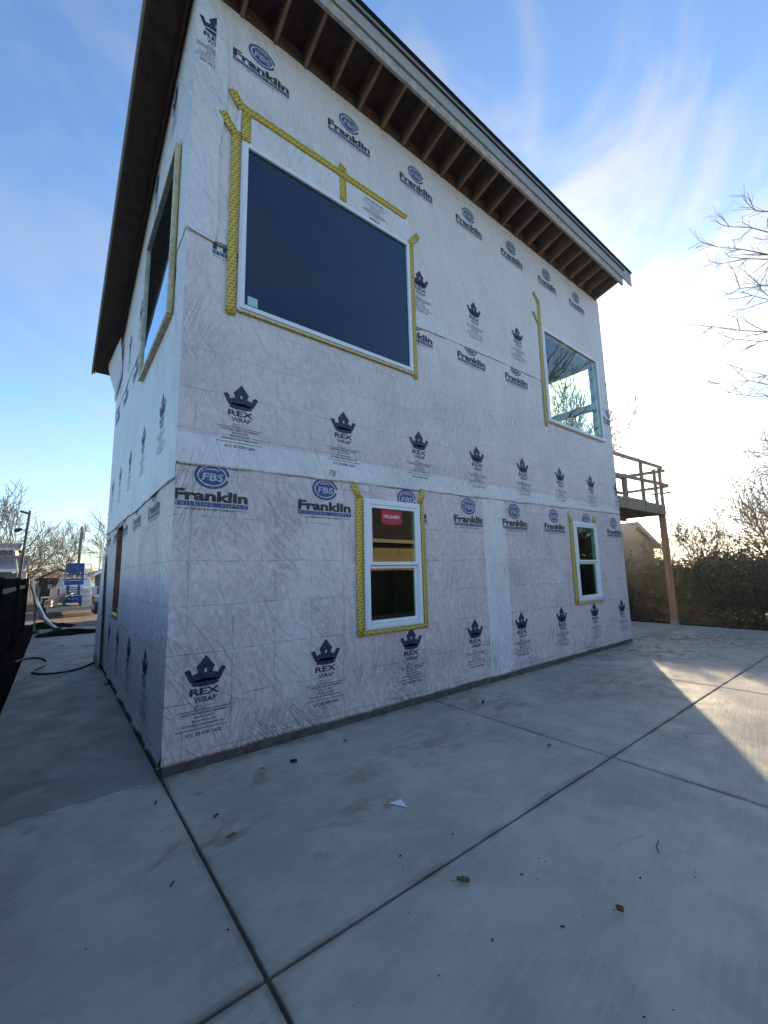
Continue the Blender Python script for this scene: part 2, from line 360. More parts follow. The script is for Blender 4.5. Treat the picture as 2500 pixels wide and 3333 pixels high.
class Print:
    """a flat print: list of (verts2d, faces, material index, lift)"""
    def __init__(s): s.p = []
    def poly(s, pts, mi, lift=0): s.p.append((np.array(pts, float), [tuple(range(len(pts)))], mi, lift)); return s
    def rect(s, x0, y0, x1, y1, mi, lift=0): return s.poly([(x0, y0), (x1, y0), (x1, y1), (x0, y1)], mi, lift)
    def strip(s, A, B, mi, lift=0):
        n = len(A); s.p.append((np.array(list(A)+list(B), float), [(i, i+1, n+i+1, n+i) for i in range(n-1)], mi, lift)); return s
    def text(s, st, x, y, w_, h_, mi, lift=0, **k):
        v, f = text2d(st, w_, h_, **k); s.p.append((v+np.array([x, y]), f, mi, lift)); return s
# material slots on a printed sheet: 0 wrap, 1 navy, 2 blue, 3 charcoal, 4 pale gap
def ell(a, b, t0, t1, n, cx=0, cy_=0): return [(cx+a*math.cos(t), cy_+b*math.sin(t)) for t in np.linspace(t0, t1, n)]
def crown_print():
    p = Print()
    top = [(-.125,-.222),(-.176,-.124),(-.160,-.113),(-.131,-.110),(-.107,-.160),(-.088,-.151),(-.063,-.146),(-.067,-.120),(-.080,-.097),(0,0),(.080,-.097),(.067,-.120),(.063,-.146),(.088,-.151),(.107,-.160),(.131,-.110),(.160,-.113),(.176,-.124),(.125,-.222)]
    bot = ell(.140, .042, R(25), R(155), 15, 0, -.240)
    p.poly(top+bot[0:], 1)
    p.rect(-.010, -.146, .010, -.113, 4, 1)
    p.poly(ell(.118, .0255, 0, 2*math.pi, 29, 0, -.2385)[:-1], 1)
    p.text('REX', 0, -.331, .250, .055, 1, bold=.03)
    p.text('WRAP', .006, -.391, .190, .043, 1, bold=.020)
    p.text('Alpha', -.052, -.425, .062, .013, 1, shear=.3); p.text('ProTech', -.040, -.446, .085, .013, 1, shear=.3, bold=.01)
    p.rect(.012, -.450, .0145, -.410, 1)
    p.text('Engineered Products', .058, -.430, .080, .007, 1)
    p.rect(-.228, -.459, .228, -.4535, 1)
    p.text('WEATHER RESISTANT BARRIER', 0, -.489, .375, .018, 1, bold=.016)
    p.text('866-312-1837', 0, -.519, .165, .017, 1, bold=.016)
    p.text('Meets & Exceeds', 0, -.549, .190, .017, 1, bold=.016)
    p.text('All Building Code Requirements', 0, -.580, .360, .017, 1, bold=.016)
    p.rect(-.228, -.611, .228, -.6055, 1)
    p.text('ICC ES ESR-1602', .004, -.660, .300, .025, 1, bold=.018)
    return p
def supply_print():
    p = Print()   # origin: centre of the oval
    a0, a1 = R(-4), R(-4-342+0)
    p.strip(ell(.162, .125, R(-16), R(-16-340), 61), ell(.136, .101, R(-16), R(-16-340), 61), 2)
    p.poly(ell(.121, .088, 0, 2*math.pi, 41)[:-1], 2)
    A = ell(.095, .060, R(165), R(35), 13, 0, .012); B = ell(.110, .036, R(165), R(35), 13, 0, .022)
    p.strip(A, B, 4, 1)
    p.text('FBS', .006, -.045, .195, .068, 4, 1, shear=.12, bold=.02)
    p.text('Franklin', .006, -.240, .675, .094, 3, bold=.045)
    p.rect(-.330, -.297, .345, -.256, 2)
    p.text('BUILDING  SUPPLY', .008, -.288, .640, .024, 4, 1, bold=.004, spacing=1.6)
    p.text('AN EMPLOYEE OWNED COMPANY', -.002, -.331, .465, .015, 3, shear=.25, bold=.022)
    p.rect(-.330, -.323, -.246, -.3195, 3); p.rect(.244, -.323, .345, -.3195, 3)
    return p
CROWN, SUPPLY = crown_print(), supply_print()
def place_print(bm, pr, cu, cv, mapf, clips=(), holes=(), rot=0.0, lift=.0022):
    """add a print to bmesh bm in wall plane; mapf(u,v,off)->xyz; clips keep-planes [(axis,sign,value)], holes = rects removed"""
    t = bmesh.new(); ml = t.faces.layers.int.new('lift')
    c, s = math.cos(rot), math.sin(rot)
    for vs, fs, mi, lf in pr.p:
        vv = [t.verts.new((cu+c*a-s*b, cv+s*a+c*b, 0)) for a, b in vs]
        for f in fs:
            try: fc = t.faces.new([vv[i] for i in f])
            except ValueError: continue
            fc.material_index = mi; fc[ml] = lf
    us = [v.co.x for v in t.verts]; vs_ = [v.co.y for v in t.verts]
    bb = (min(us), min(vs_), max(us), max(vs_))
    def cut(co, no, clear=False):
        g = t.verts[:]+t.edges[:]+t.faces[:]
        bmesh.ops.bisect_plane(t, geom=g, plane_co=co, plane_no=no, clear_outer=clear)
    for ax, sg, val in clips:
        cut((val, 0, 0) if ax == 'u' else (0, val, 0), (sg, 0, 0) if ax == 'u' else (0, sg, 0), True)
    for (a0, b0, a1, b1) in holes:
        if a1 < bb[0] or a0 > bb[2] or b1 < bb[1] or b0 > bb[3]: continue
        for co, no in (((a0, 0, 0), (1, 0, 0)), ((a1, 0, 0), (1, 0, 0)), ((0, b0, 0), (0, 1, 0)), ((0, b1, 0), (0, 1, 0))): cut(co, no)
        kill = [f for f in t.faces if a0 < f.calc_center_median().x < a1 and b0 < f.calc_center_median().y < b1]
        bmesh.ops.delete(t, geom=kill, context='FACES')
    for f in t.faces:
        off = lift+.0012*f[ml]
        try: nf = bm.faces.new([bm.verts.new(mapf(v.co.x, v.co.y, off)) for v in f.verts])
        except ValueError: continue
        nf.material_index = f.material_index
    t.free()

# ------------------------------------------------------------------ the house
H = thing('house', 'two storey house under construction, covered in printed white house wrap, under a single sloping roof', 'house')
WX, WY, SLOPE = 9.13, 6.30, .28
def roofz(y): return 8.20-SLOPE*y
BW, W1H, W2H, W3H = (.50, 4.29, 2.92, 6.28), (2.06, .915, 2.945, 2.435), (6.975, .945, 7.875, 2.44), (6.40, 4.33, 8.68, 6.26)
LU, LL = (.505, 4.31, 2.42, 6.36), (3.56, .985, 4.38, 2.42)
def grid_lines(a, b, step, extra):
    n = max(1, int(round((b-a)/step))); L = sorted(set([round(a+(b-a)*i/n, 4) for i in range(n+1)]+[round(e, 4) for e in extra if a < e < b]))
    out = [L[0]]
    for v in L[1:]:
        if v-out[-1] > 1e-3: out.append(v)
    return out
def in_holes(u, v, holes): return any(a < u < c and b < v < d for a, b, c, d in holes)
def wall(name, along, u1, ztop, holes, parent, pos, thick, mats):
    """solid sheathed wall in plane (u,z) with openings; along 'x' (plane y=pos) or 'y' (plane x=pos)"""
    us = grid_lines(0, u1, 1.2, [h[0] for h in holes]+[h[2] for h in holes]); zmaxs = min(ztop(0), ztop(u1))-.05
    zs = [z for z in grid_lines(0.0, zmaxs, 1.5, [h[1] for h in holes]+[h[3] for h in holes])]
    b = MB()
    for i in range(len(us)-1):
        for j in range(len(zs)):
            z0 = zs[j]; last = j == len(zs)-1
            um, zm = (us[i]+us[i+1])/2, (z0+(zs[j+1] if not last else z0+.02))/2
            if not last and in_holes(um, zm, holes): continue
            za, zb = (zs[j+1], zs[j+1]) if not last else (ztop(us[i]), ztop(us[i+1]))
            P = lambda u, z, o: (u, pos+o, z) if along == 'x' else (pos+o, u, z)
            a, c = us[i], us[i+1]
            vs = [P(a, z0, 0), P(c, z0, 0), P(c, z0, thick), P(a, z0, thick), P(a, za, 0), P(c, zb, 0), P(c, zb, thick), P(a, za, thick)]
            b.add(vs, [(0,3,2,1),(4,5,6,7),(0,1,5,4),(1,2,6,5),(2,3,7,6),(3,0,4,7)])
    bm = bmesh.new()
    o = b.build(name, mats, parent)
    bm.from_mesh(o.data); bmesh.ops.remove_doubles(bm, verts=bm.verts, dist=1e-4)
    dup = {}
    for f in bm.faces: dup.setdefault(tuple(round(c, 3) for c in f.calc_center_median()), []).append(f)
    bmesh.ops.delete(bm, geom=[f for l in dup.values() if len(l) > 1 for f in l], context='FACES_ONLY')
    bm.to_mesh(o.data); bm.free(); return o
wall('front_wall', 'x', WX, lambda u: 7.98, [BW, W1H, W2H, W3H], H, 0.006, .15, INTW)
wall('side_wall', 'y', WY, lambda u: roofz(u)-.02, [LU, LL], H, 0.006, .15, INTW)
wall('side_wall', 'y', WY, lambda u: roofz(u)-.02, [(.30, 3.06, 3.1, 6.88)], H, WX-.156, .15, INTW)
wall('rear_wall', 'x', WX, lambda u: roofz(WY)-.02, [(5.6, 4.2, 7.9, 6.0)], H, WY-.156, .15, INTW)
MB().box((.16, .16, -.05), (WX-.16, WY-.16, .03)).build('ground_floor', FOUND, H)
MB().box((.16, .16, 2.66), (WX-.16, WY-.16, 2.96)).build('upper_floor', INTW, H)
MB().box((4.55, .16, .03), (4.68, WY-.16, 2.66)).box((5.2, .16, 2.97), (5.32, WY-.16, 6.3)).build('partition_wall', INTW, H)
MB().box((.30, 3.0, 5.26), (.34, 3.05, 5.3)).build('window_blocking', INTW, H)
MB().box((WX-.14, .31, 5.27), (WX-.02, 3.09, 5.42)).build('door_header', WOOD, H)
# foundation
fb = MB(); fb.box((.003, -.004, -.2), (WX-.002, .16, .03)).box((.003, .16, -.2), (.16, WY, .03))
fb.build('foundation', FOUND, H)

def fmap(off0): return lambda u, v, o: (u, -(off0+o), v)
def lmap(off0): return lambda u, v, o: (-(off0+o), -u, v)      # u = -y so that text reads left to right from outside
rs = random.Random(4)
def sheet(name, u0, u1, zl, zh, off, mapf, holes, prints, layer_rects, hem=True, clip_u=None, side='front', flare=.006, thick=True, ueps=0.0):
    bm = bmesh.new()
    us = grid_lines(u0, u1, .07 if hem else .3, [h[0] for h in holes]+[h[2] for h in holes]+[r[0] for r in layer_rects]+[r[2] for r in layer_rects])
    zlo, zhi = max(zl(u0), zl((u0+u1)/2), zl(u1)), min(zh(u0), zh((u0+u1)/2), zh(u1))
    zs = grid_lines(zlo+.16, zhi-.03, .4, [h[1] for h in holes]+[h[3] for h in holes])
    V = {}
    nz = len(zs)+4
    ph = rs.random()*9
    for i, u in enumerate(us):
        base = zl(u)+(.006*math.sin(u*5+ph)+.004*math.sin(u*13.3+ph) if hem else 0)
        col = [base, base+.03, base+.08]+zs+[zh(u)]
        for j, z in enumerate(col):
            wv = max(0.0, math.sin(u*9+ph)+.6*math.sin(u*23+2*ph)+.5*math.sin(u*4.1))
            o = flare*(wv*.55+.35)*(1 if j == 0 else .62 if j == 1 else .22 if j == 2 else 0) if hem else 0
            uu = u
            V[i, j] = bm.verts.new(mapf(uu, z, o)); V[i, j].index = 0
    def zc(i, j): return ([zl(us[i]), zl(us[i])+.03, zl(us[i])+.08]+zs+[zh(us[i])])[j]
    for i in range(len(us)-1):
        for j in range(nz-1):
            um, zm = (us[i]+us[i+1])/2, (zc(i, j)+zc(i, j+1))/2
            if in_holes(um, zm, holes): continue
            f = bm.faces.new((V[i, j], V[i+1, j], V[i+1, j+1], V[i, j+1])); f.smooth = True
            f.material_index = 5 if any(in_holes(um, zm, [r]) for r in layer_rects) else 0
    if thick:
        # turned edge so the hem has a real thickness and throws a thin shadow
        for i in range(len(us)-1):
            a, b_ = V[i, 0], V[i+1, 0]
            c_, d_ = bm.verts.new(mapf(us[i], zl(us[i])+.006, -.002)), bm.verts.new(mapf(us[i+1], zl(us[i+1])+.006, -.002))
            bm.faces.new((a, c_, d_, b_))
    for pr, cu, cv, cl, rot in prints:
        place_print(bm, pr, cu, cv, mapf, clips=cl, holes=holes, rot=rot)
    me = bpy.data.meshes.new(name); bm.to_mesh(me); bm.free()
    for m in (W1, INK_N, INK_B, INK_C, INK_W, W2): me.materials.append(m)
    o = bpy.data.objects.new(name, me); COL.objects.link(o); o.parent = H; return o
S = 1.2192
hemA = lambda u: 2.585+.0154*u
hemB = lambda u: 4.925+.036*u if u < 4.6 else 5.09+.012*(u-4.6)+.0
ui = lambda a, b: [('u', 1, b), ('u', -1, a)]
FE = ui(-.0005, WX+.001)
# lower course, left length then right length lapped over it
sheet('house_wrap', -.0052, 4.84, lambda u: .02+.003*math.sin(u*2), lambda u: 2.80, .004, fmap(.004), [W1H],
      [(CROWN, .318+S*k, .873, FE, 0) for k in range(4)]+[(SUPPLY, .314+S*k, 2.502, FE+[('v', 1, 2.70)], 0) for k in range(4)], [(-1, 2.76, 9, 2.80)])
sheet('house_wrap', 4.285, WX+.004, lambda u: .02-.002*u*.4, lambda u: 2.82, .007, fmap(.0065), [W2H],
      [(CROWN, 5.105+S*k, .884, FE, 0) for k in range(4)]+[(SUPPLY, 5.106+S*k, 2.510, FE+[('v', 1, 2.75)], 0) for k in range(4)], [(4.28, -1, 4.845, 3)])
# middle course
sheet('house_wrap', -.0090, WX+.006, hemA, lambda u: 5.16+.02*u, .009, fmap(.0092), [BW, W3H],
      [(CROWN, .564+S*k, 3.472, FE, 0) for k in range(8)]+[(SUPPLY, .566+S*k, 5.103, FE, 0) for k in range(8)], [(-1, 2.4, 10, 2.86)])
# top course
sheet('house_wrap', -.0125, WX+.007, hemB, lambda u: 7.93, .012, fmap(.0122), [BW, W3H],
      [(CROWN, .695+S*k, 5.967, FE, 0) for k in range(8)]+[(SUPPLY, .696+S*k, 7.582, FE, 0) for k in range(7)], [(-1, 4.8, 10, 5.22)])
# paler flashing panel taped in above the big window, printed upside down
fp = bmesh.new()
def flat_sheet(name, outline, off, prints, mi, mapf=None, clips=()):
    bm = bmesh.new(); mf = mapf or fmap(off)
    vs = [bm.verts.new(mf(a, b, 0)) for a, b in outline]; f = bm.faces.new(vs); f.material_index = mi
    vb = [bm.verts.new(mf(a, b, -.003)) for a, b in outline]
    for i in range(len(vs)): bm.faces.new((vs[i], vs[(i+1) % len(vs)], vb[(i+1) % len(vs)], vb[i])).material_index = mi
    for pr, cu, cv, cl, rot in prints: place_print(bm, pr, cu, cv, mf, clips=cl, rot=rot)
    bmesh.ops.recalc_face_normals(bm, faces=bm.faces)
    me = bpy.data.meshes.new(name); bm.to_mesh(me); bm.free()
    for m in (W1, INK_N, INK_B, INK_C, INK_W, W2): me.materials.append(m)
    o = bpy.data.objects.new(name, me); COL.objects.link(o); o.parent = H; return o
flat_sheet('wrap_flap', [(.485, 6.29), (2.96, 6.29), (2.955, 6.72), (.49, 6.74)], .0265, [(CROWN, 2.31, 5.945, [('v', -1, 6.292), ('v', 1, 6.70)], math.pi)], 5)
# loose corner lap from the side wall, top left
edge = [(.05, 7.94), (.185, 7.90), (.289, 7.53), (.320, 7.04), (.316, 6.60), (.257, 6.05), (.262, 5.52), (.273, 5.12), (.245, 4.915), (.13, 4.93), (.004, 4.95)]
flat_sheet('wrap_flap', [(-.022, 4.95), (-.022, 7.94)]+edge, .0305, [(CROWN, .175, 7.62, [('u', 1, .178), ('u', -1, -.02)], 0)], 5)
flat_sheet('wrap_flap', [(.395, 6.33), (.462, 6.30), (.484, 6.69), (.455, 6.69)], .0272, [], 5)
# side wall courses (u = -y)
LUh = (-LU[2], LU[1], -LU[0], LU[3]); LLh = (-LL[2], LL[1], -LL[0], LL[3])
LE = ui(-WY, .0)
sheet('house_wrap', -WY-.002, .0042, lambda u: .02, lambda u: 2.5, .004, lmap(.004), [LLh],
      [(CROWN, -(.987+1.19*k), .857, LE, 0) for k in range(5)]+[(SUPPLY, -(.987+1.19*k), 2.50, LE+[('v', 1, 2.5)], 0) for k in range(5)], [], flare=.04)
sheet('house_wrap', -WY-.003, .0095, lambda u: 2.44-.01*math.sin(u*2.2), lambda u: min(5.1, 9), .008, lmap(.0085), [LUh],
      [(CROWN, -(.77+S*k), 3.53, LE, 0) for k in range(5)]+[(SUPPLY, -(.77+S*k), 5.0, LE, 0) for k in range(5)], [(-9, 2.3, 9, 5.2)], flare=.016)
sheet('house_wrap', -WY-.004, .0125, lambda u: 4.98, lambda u: roofz(-u)-.03, .012, lmap(.0122), [LUh],
      [(CROWN, -(.55+S*k), 5.9, LE, 0) for k in range(1, 5)]+[(CROWN, -1.02, 7.72, LE, 0), (CROWN, -2.15, 7.42, LE, 0)], [(-9, 4.3, 9, 9)])
# loose panel over the doorway at the far end of the side wall
d = MB(); nn = 10
for i in range(nn):
    for j in range(8):
        pass
pts = [[None]*9 for _ in range(nn+1)]
for i in range(nn+1):
    for j in range(9):
        tt, zz = i/nn, j/8
        yn = 5.28+(5.84-5.28)*zz**1.4; y = yn+(6.36-yn)*tt; x = -.050-.050*(1-zz)*math.sin(tt*2.6+.3)-.008*math.sin(tt*9+zz*3)
        pts[i][j] = (x, y, -.02+2.06*zz)
vs = [p for r in pts for p in r]
d.add(vs, [(i*9+j, i*9+j+1, (i+1)*9+j+1, (i+1)*9+j) for i in range(nn) for j in range(8)])
dp = d.build('wrap_flap', W2, H, smooth=True, fix=False)
md = dp.modifiers.new('solid', 'SOLIDIFY'); md.thickness = .006
# flap of loose wrap at the far eave
d = MB(); prof = [(-.16, 6.20), (-.15, 6.10), (-.10, 5.86), (-.03, 5.60), (.0, 5.35)]
vs = []
for k, yy in enumerate((6.36, 6.1, 5.7, 5.3)):
    for (x, z) in prof: vs.append((x*(1, .9, .6, .25)[k]-.03+.012*math.sin(k*2+z*7), yy, z+.05*k))
n = len(prof); d.add(vs, [(k*n+j, k*n+j+1, (k+1)*n+j+1, (k+1)*n+j) for k in range(3) for j in range(n-1)])
dp = d.build('wrap_flap', W2, H, smooth=True, fix=False); md = dp.modifiers.new('solid', 'SOLIDIFY'); md.thickness = .005

# roof -------------------------------------------------------------
OH, RK, BK = .60, .44, 6.86
def roof_slab(x0, x1, y0, y1, zo0, zo1, mi, b): 
    b.add([(x0,y0,roofz(y0)+zo0),(x1,y0,roofz(y0)+zo0),(x1,y1,roofz(y1)+zo0),(x0,y1,roofz(y1)+zo0),
           (x0,y0,roofz(y0)+zo1),(x1,y0,roofz(y0)+zo1),(x1,y1,roofz(y1)+zo1),(x0,y1,roofz(y1)+zo1)],
          [(0,3,2,1),(4,5,6,7),(0,1,5,4),(1,2,6,5),(2,3,7,6),(3,0,4,7)], mi)
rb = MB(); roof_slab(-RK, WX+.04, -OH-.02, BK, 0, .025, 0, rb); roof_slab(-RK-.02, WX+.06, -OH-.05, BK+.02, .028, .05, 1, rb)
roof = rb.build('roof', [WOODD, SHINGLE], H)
# barge rafter along the left rake, wall-side ledger and rear closure
q = MB(); 
for (xa, xb, ya, yb, za, zb) in ((-RK, -RK+.04, -OH, BK, -.15, -.002), (-.075, -.035, -OH, BK-.3, -.075, -.002), (-RK+.045, -.04, BK-.04, BK, -.12, -.002)):
    roof_slab(xa, xb, ya, yb, za, zb, 0, q)
q.build('barge_rafter', WOODD, roof)
q = MB(); roof_slab(-RK-.03, -RK-.004, -OH-.06, BK+.02, -.17, .03, 0, q); q.build('rake_trim', FASC, roof)
for k in range(23):
    x = .018+k*.4064+(.0 if k < 22 else -.01)+(rs.uniform(-.007, .007) if 0 < k < 22 else 0)
    if x > WX: break
    b = MB(); z0 = -.29+rs.uniform(-.006, .006)
    ya, yb = -OH+.04, .9
    b.add([(x,ya,roofz(ya)+z0),(x+.038,ya,roofz(ya)+z0),(x+.038,yb,roofz(yb)+z0),(x,yb,roofz(yb)+z0),(x,ya,roofz(ya)-.003),(x+.038,ya,roofz(ya)-.003),(x+.038,yb,roofz(yb)-.003),(x,yb,roofz(yb)-.003)],
          [(0,3,2,1),(4,5,6,7),(0,1,5,4),(1,2,6,5),(2,3,7,6),(3,0,4,7)])
    b.build('rafter_tail', WOOD, roof)
    if k < 22:
        b = MB(); b.box((x+.040, .012, 7.935), (x+.4044, .05, 8.17)); b.build('rafter_blocking', mat('blocking_board', (.20, .145, .105), .8, var=.25, scale=6), roof)
b = MB(); zf = roofz(-OH); b.box((-RK, -OH, zf-.305), (WX+.03, -OH+.038, zf-.004)); b.build('sub_fascia', SUBF, roof)
b = MB(); b.box((-RK-.03, -OH-.026, zf-.150), (9.60, -OH-.002, zf+.155)); b.prism([(-OH-.026, zf-.150), (-OH-.002, zf-.150), (-OH-.002, zf-.20), (-OH-.026, zf-.215)], 0, 9.40, 9.60)
b.build('fascia', FASC, roof)
b = MB(); b.box((-RK-.05, -OH-.040, zf+.150), (9.62, -OH-.027, zf+.175)); b.box((-RK-.05, -OH-.06, zf+.176), (9.62, .1, zf+.186)); b.build('drip_edge', DRIP, roof)

# windows ----------------------------------------------------------
def frame_ring(b, x0, z0, x1, z1, w_, y0, y1, mi=0):
    b.box((x0, y0, z0), (x0+w_, y1, z1), mi); b.box((x1-w_, y0, z0), (x1, y1, z1), mi)
    b.box((x0+w_, y0, z0), (x1-w_, y1, z0+w_), mi); b.box((x0+w_, y0, z1-w_), (x1-w_, y1, z1), mi)
def picture_window(x0, z0, x1, z1, depth=.055, gm=None):
    wd = bpy.data.objects.new('window', None); COL.objects.link(wd); wd.parent = H
    b = MB(); frame_ring(b, x0-.012, z0-.012, x1+.012, z1+.012, .030, -.034, -.0285); b.build('nail_fin', VINYL, wd)
    b = MB(); frame_ring(b, x0+.006, z0+.006, x1-.006, z1-.006, .05, -depth, .05); b.build('frame', VINYL, wd, bevel=.004)
    b = MB(); b.box((x0+.056, -.028, z0+.056), (x1-.056, -.022, z1-.056)); b.build('pane', gm or GLASS, wd)
    return wd
def hung_window(x0, z0, x1, z1, zm):
    wd = bpy.data.objects.new('window', None); COL.objects.link(wd); wd.parent = H
    b = MB(); frame_ring(b, x0-.012, z0-.012, x1+.012, z1+.012, .030, -.029, -.0225); b.build('nail_fin', VINYL, wd)
    b = MB(); frame_ring(b, x0+.006, z0+.006, x1-.006, z1-.006, .048, -.050, .06)
    b.build('frame', VINYL, wd, bevel=.003)
    s = MB(); frame_ring(s, x0+.056, zm-.026, x1-.056, z1-.056, .040, -.044, -.012); s.build('sash', VINYL, wd, bevel=.003)
    s = MB(); frame_ring(s, x0+.056, z0+.056, x1-.056, zm-.030, .034, -.004, .026); s.build('sash', VINYL, wd, bevel=.003)
    b = MB(); b.box((x0+.096, -.030, zm+.012), (x1-.096, -.026, z1-.096)); b.build('pane', GLASS, wd)
    b = MB(); b.box((x0+.09, .008, z0+.09), (x1-.09, .012, zm-.064)); b.build('pane', GLASS, wd)
    return wd
wbig = picture_window(*BW, gm=GLASS_T)
w3 = picture_window(*W3H)
w1 = hung_window(*W1H, 1.675); w2 = hung_window(*W2H, 1.695)
# brand tag behind the upper sash glass, pale label on the big pane
b = MB(); b.prism([(2.305, 2.165), (2.375, 2.150), (2.46, 2.140), (2.56, 2.150), (2.630, 2.165), (2.632, 2.325), (2.303, 2.325)], 1, -.0345, -.0325)
st = b.build('sticker', RED_ST, w1)
def text_obj(s_, x, z, w_, h_, y, m_, parent, **k):
    v, f = text2d(s_, w_, h_, **k); b_ = MB(); b_.add([(x+a, y, z+c) for a, c in v], f)
    return b_.build('lettering', m_, parent, fix=False)
text_obj('MILGARD', 2.467, 2.226, .255, .040, -.036, WHITE_ST, st, bold=.015)
b = MB(); b.add([(.597, -.0292, 4.372), (.703, -.0292, 4.372), (.703, -.0292, 4.472), (.597, -.0292, 4.472)], [(0, 1, 2, 3)]); b.build('sticker', PALE_ST, wbig)
# pencilled 78 on the lap
text_obj('78', 1.62, 2.66, .09, .075, -.0225, mat('pencil', (.30, .22, .20), .8), H, shear=.2)

# side windows: boxed wooden buck above, bare opening below
wd = bpy.data.objects.new('window', None); COL.objects.link(wd); wd.parent = H
y0, z0, y1, z1 = LU
b = MB()
for (a, c, e, f) in ((y0-.02, z0, y0+.03, z1), (y1-.03, z0, y1+.02, z1), (y0+.03, z0-.02, y1-.03, z0+.04), (y0+.03, z1-.03, y1-.03, z1+.02)): b.box((-.068, a, c), (.05, e, f))
b.build('frame', CREAM, wd, bevel=.003)
b = MB(); b.box((-.040, y0+.03, z0+.04), (-.036, y1-.03, z1-.03)); b.build('pane', GLASS_T, wd)
wd = bpy.data.objects.new('window', None); COL.objects.link(wd); wd.parent = H
y0, z0, y1, z1 = LL
b = MB(); b.box((-.002, y0, z0), (.16, y0+.035, z1)).box((-.002, y1-.035, z0), (.16, y1, z1)).box((-.002, y0+.035, z0), (.16, y1-.035, z0+.03)).box((-.002, y0+.035, z1-.03), (.16, y1-.035, z1))
b.build('frame', mat('rough_buck', (.22, .10, .065), .8, var=.2, scale=5), wd)

# tape --------------------------------------------------------------
def tape(name_pts, off=.0300, wdt=.098, side='front', ends=(0, 0)):
    (a, b_) = name_pts; a, b_ = Vector(a), Vector(b_); d_ = (b_-a); L = d_.length; d_.normalize(); nrm = Vector((-d_.y, d_.x))
    bm = bmesh.new(); uv = bm.loops.layers.uv.new('uv'); n = max(2, int(L/.12))
    rr = random.Random(int(a.x*97+a.y*31+b_.x*7)); rows = []
    mp = fmap(off) if side == 'front' else lmap(off)
    for i in range(n+1):
        t_ = i/n; c = a+d_*(L*t_)+nrm*rr.uniform(-.0015, .0015)
        e0 = ends[0] if i == 0 else ends[1] if i == n else 0
        l, r = c-nrm*wdt/2-d_*e0, c+nrm*wdt/2+d_*e0
        rows.append([(bm.verts.new(mp(l.x, l.y, 0)), (0, L*t_-e0)), (bm.verts.new(mp(r.x, r.y, 0)), (wdt, L*t_+e0))])
    for i in range(n):
        q_ = [rows[i][0], rows[i][1], rows[i+1][1], rows[i+1][0]]
        f = bm.faces.new([x[0] for x in q_]); f.smooth = True
        for lp, x in zip(f.loops, q_): lp[uv].uv = x[1]
    me = bpy.data.meshes.new('flashing_tape'); bm.to_mesh(me); bm.free(); me.materials.append(TAPE)
    o = bpy.data.objects.new('flashing_tape', me); COL.objects.link(o); o.parent = H
    md_ = o.modifiers.new('solid', 'SOLIDIFY'); md_.thickness = .0008; return o
T1 = .0300
for i, (p, q_, e) in enumerate([
    ((.425, 4.195), (.425, 6.38), (0, 0)), ((.272, 6.50), (.415, 6.31), (.01, 0)), ((.368, 6.85), (.475, 6.69), (.01, 0)),
    ((.46, 6.712), (2.895, 6.70), (.02, .03)), ((.532, 6.30), (.532, 6.68), (0, 0)), ((1.797, 6.318), (1.797, 6.85), (0, .02)),
    ((2.93, 6.29), (3.12, 6.52), (0, .01)), ((2.972, 4.22), (2.972, 6.33), (0, 0)), ((.48, 4.268), (3.0, 4.27), (0, 0))]):
    tape((p, q_), off=.0315+.0009*(i % 5), wdt=(.098, .098, .098, .098, .098, .098, .09, .075, .022)[i], ends=e)
for i, (p, q_, e) in enumerate([((1.983, .845), (1.988, 2.46), (0, 0)), ((1.905, 2.61), (1.99, 2.44), (.012, 0)), ((3.035, 2.65), (2.965, 2.46), (.012, 0)),
    ((3.008, .845), (3.005, 2.45), (0, 0)), ((2.02, .872), (3.04, .872), (0, 0))]):
    tape((p, q_), off=.0250+.0009*i, wdt=(.095, .08, .085, .062, .045)[i], ends=e)
for i, (p, q_, e) in enumerate([((6.885, .885), (6.90, 2.46), (0, 0)), ((6.845, 2.60), (6.90, 2.42), (.015, 0)), ((7.88, 2.60), (7.85, 2.46), (.0, 0)),
    ((7.895, .87), (7.895, 2.45), (0, 0)), ((6.93, .885), (7.90, .885), (0, 0))]):
    tape((p, q_), off=.0250+.0009*i, wdt=(.105, .08, .10, .012, .030)[i], ends=e)
for i, (p, q_, e) in enumerate([((6.31, 4.22), (6.345, 6.40), (0, 0)), ((6.155, 6.51), (6.32, 6.31), (.01, 0)), ((6.375, 6.29), (6.375, 6.86), (0, 0)), ((6.21, 6.95), (6.385, 6.78), (.01, 0)),
    ((6.34, 4.318), (8.70, 4.318), (0, 0)), ((8.70, 4.30), (8.70, 6.45), (0, 0))]):
    tape((p, q_), off=.0315+.0009*i, wdt=(.085, .070, .075, .070, .012, .008)[i], ends=e)
tape(((-LL[2]-.02, .975), (-LL[0]+.02, .975)), off=.008, wdt=.09, side='left'); tape(((-LL[0]-.03, .94), (-LL[0]-.01, 1.12)), off=.009, wdt=.08, side='left')
tape(((-LU[0]+.045, LU[1]-.02), (-LU[0]+.045, LU[3]+.03)), off=.027, wdt=.045, side='left')

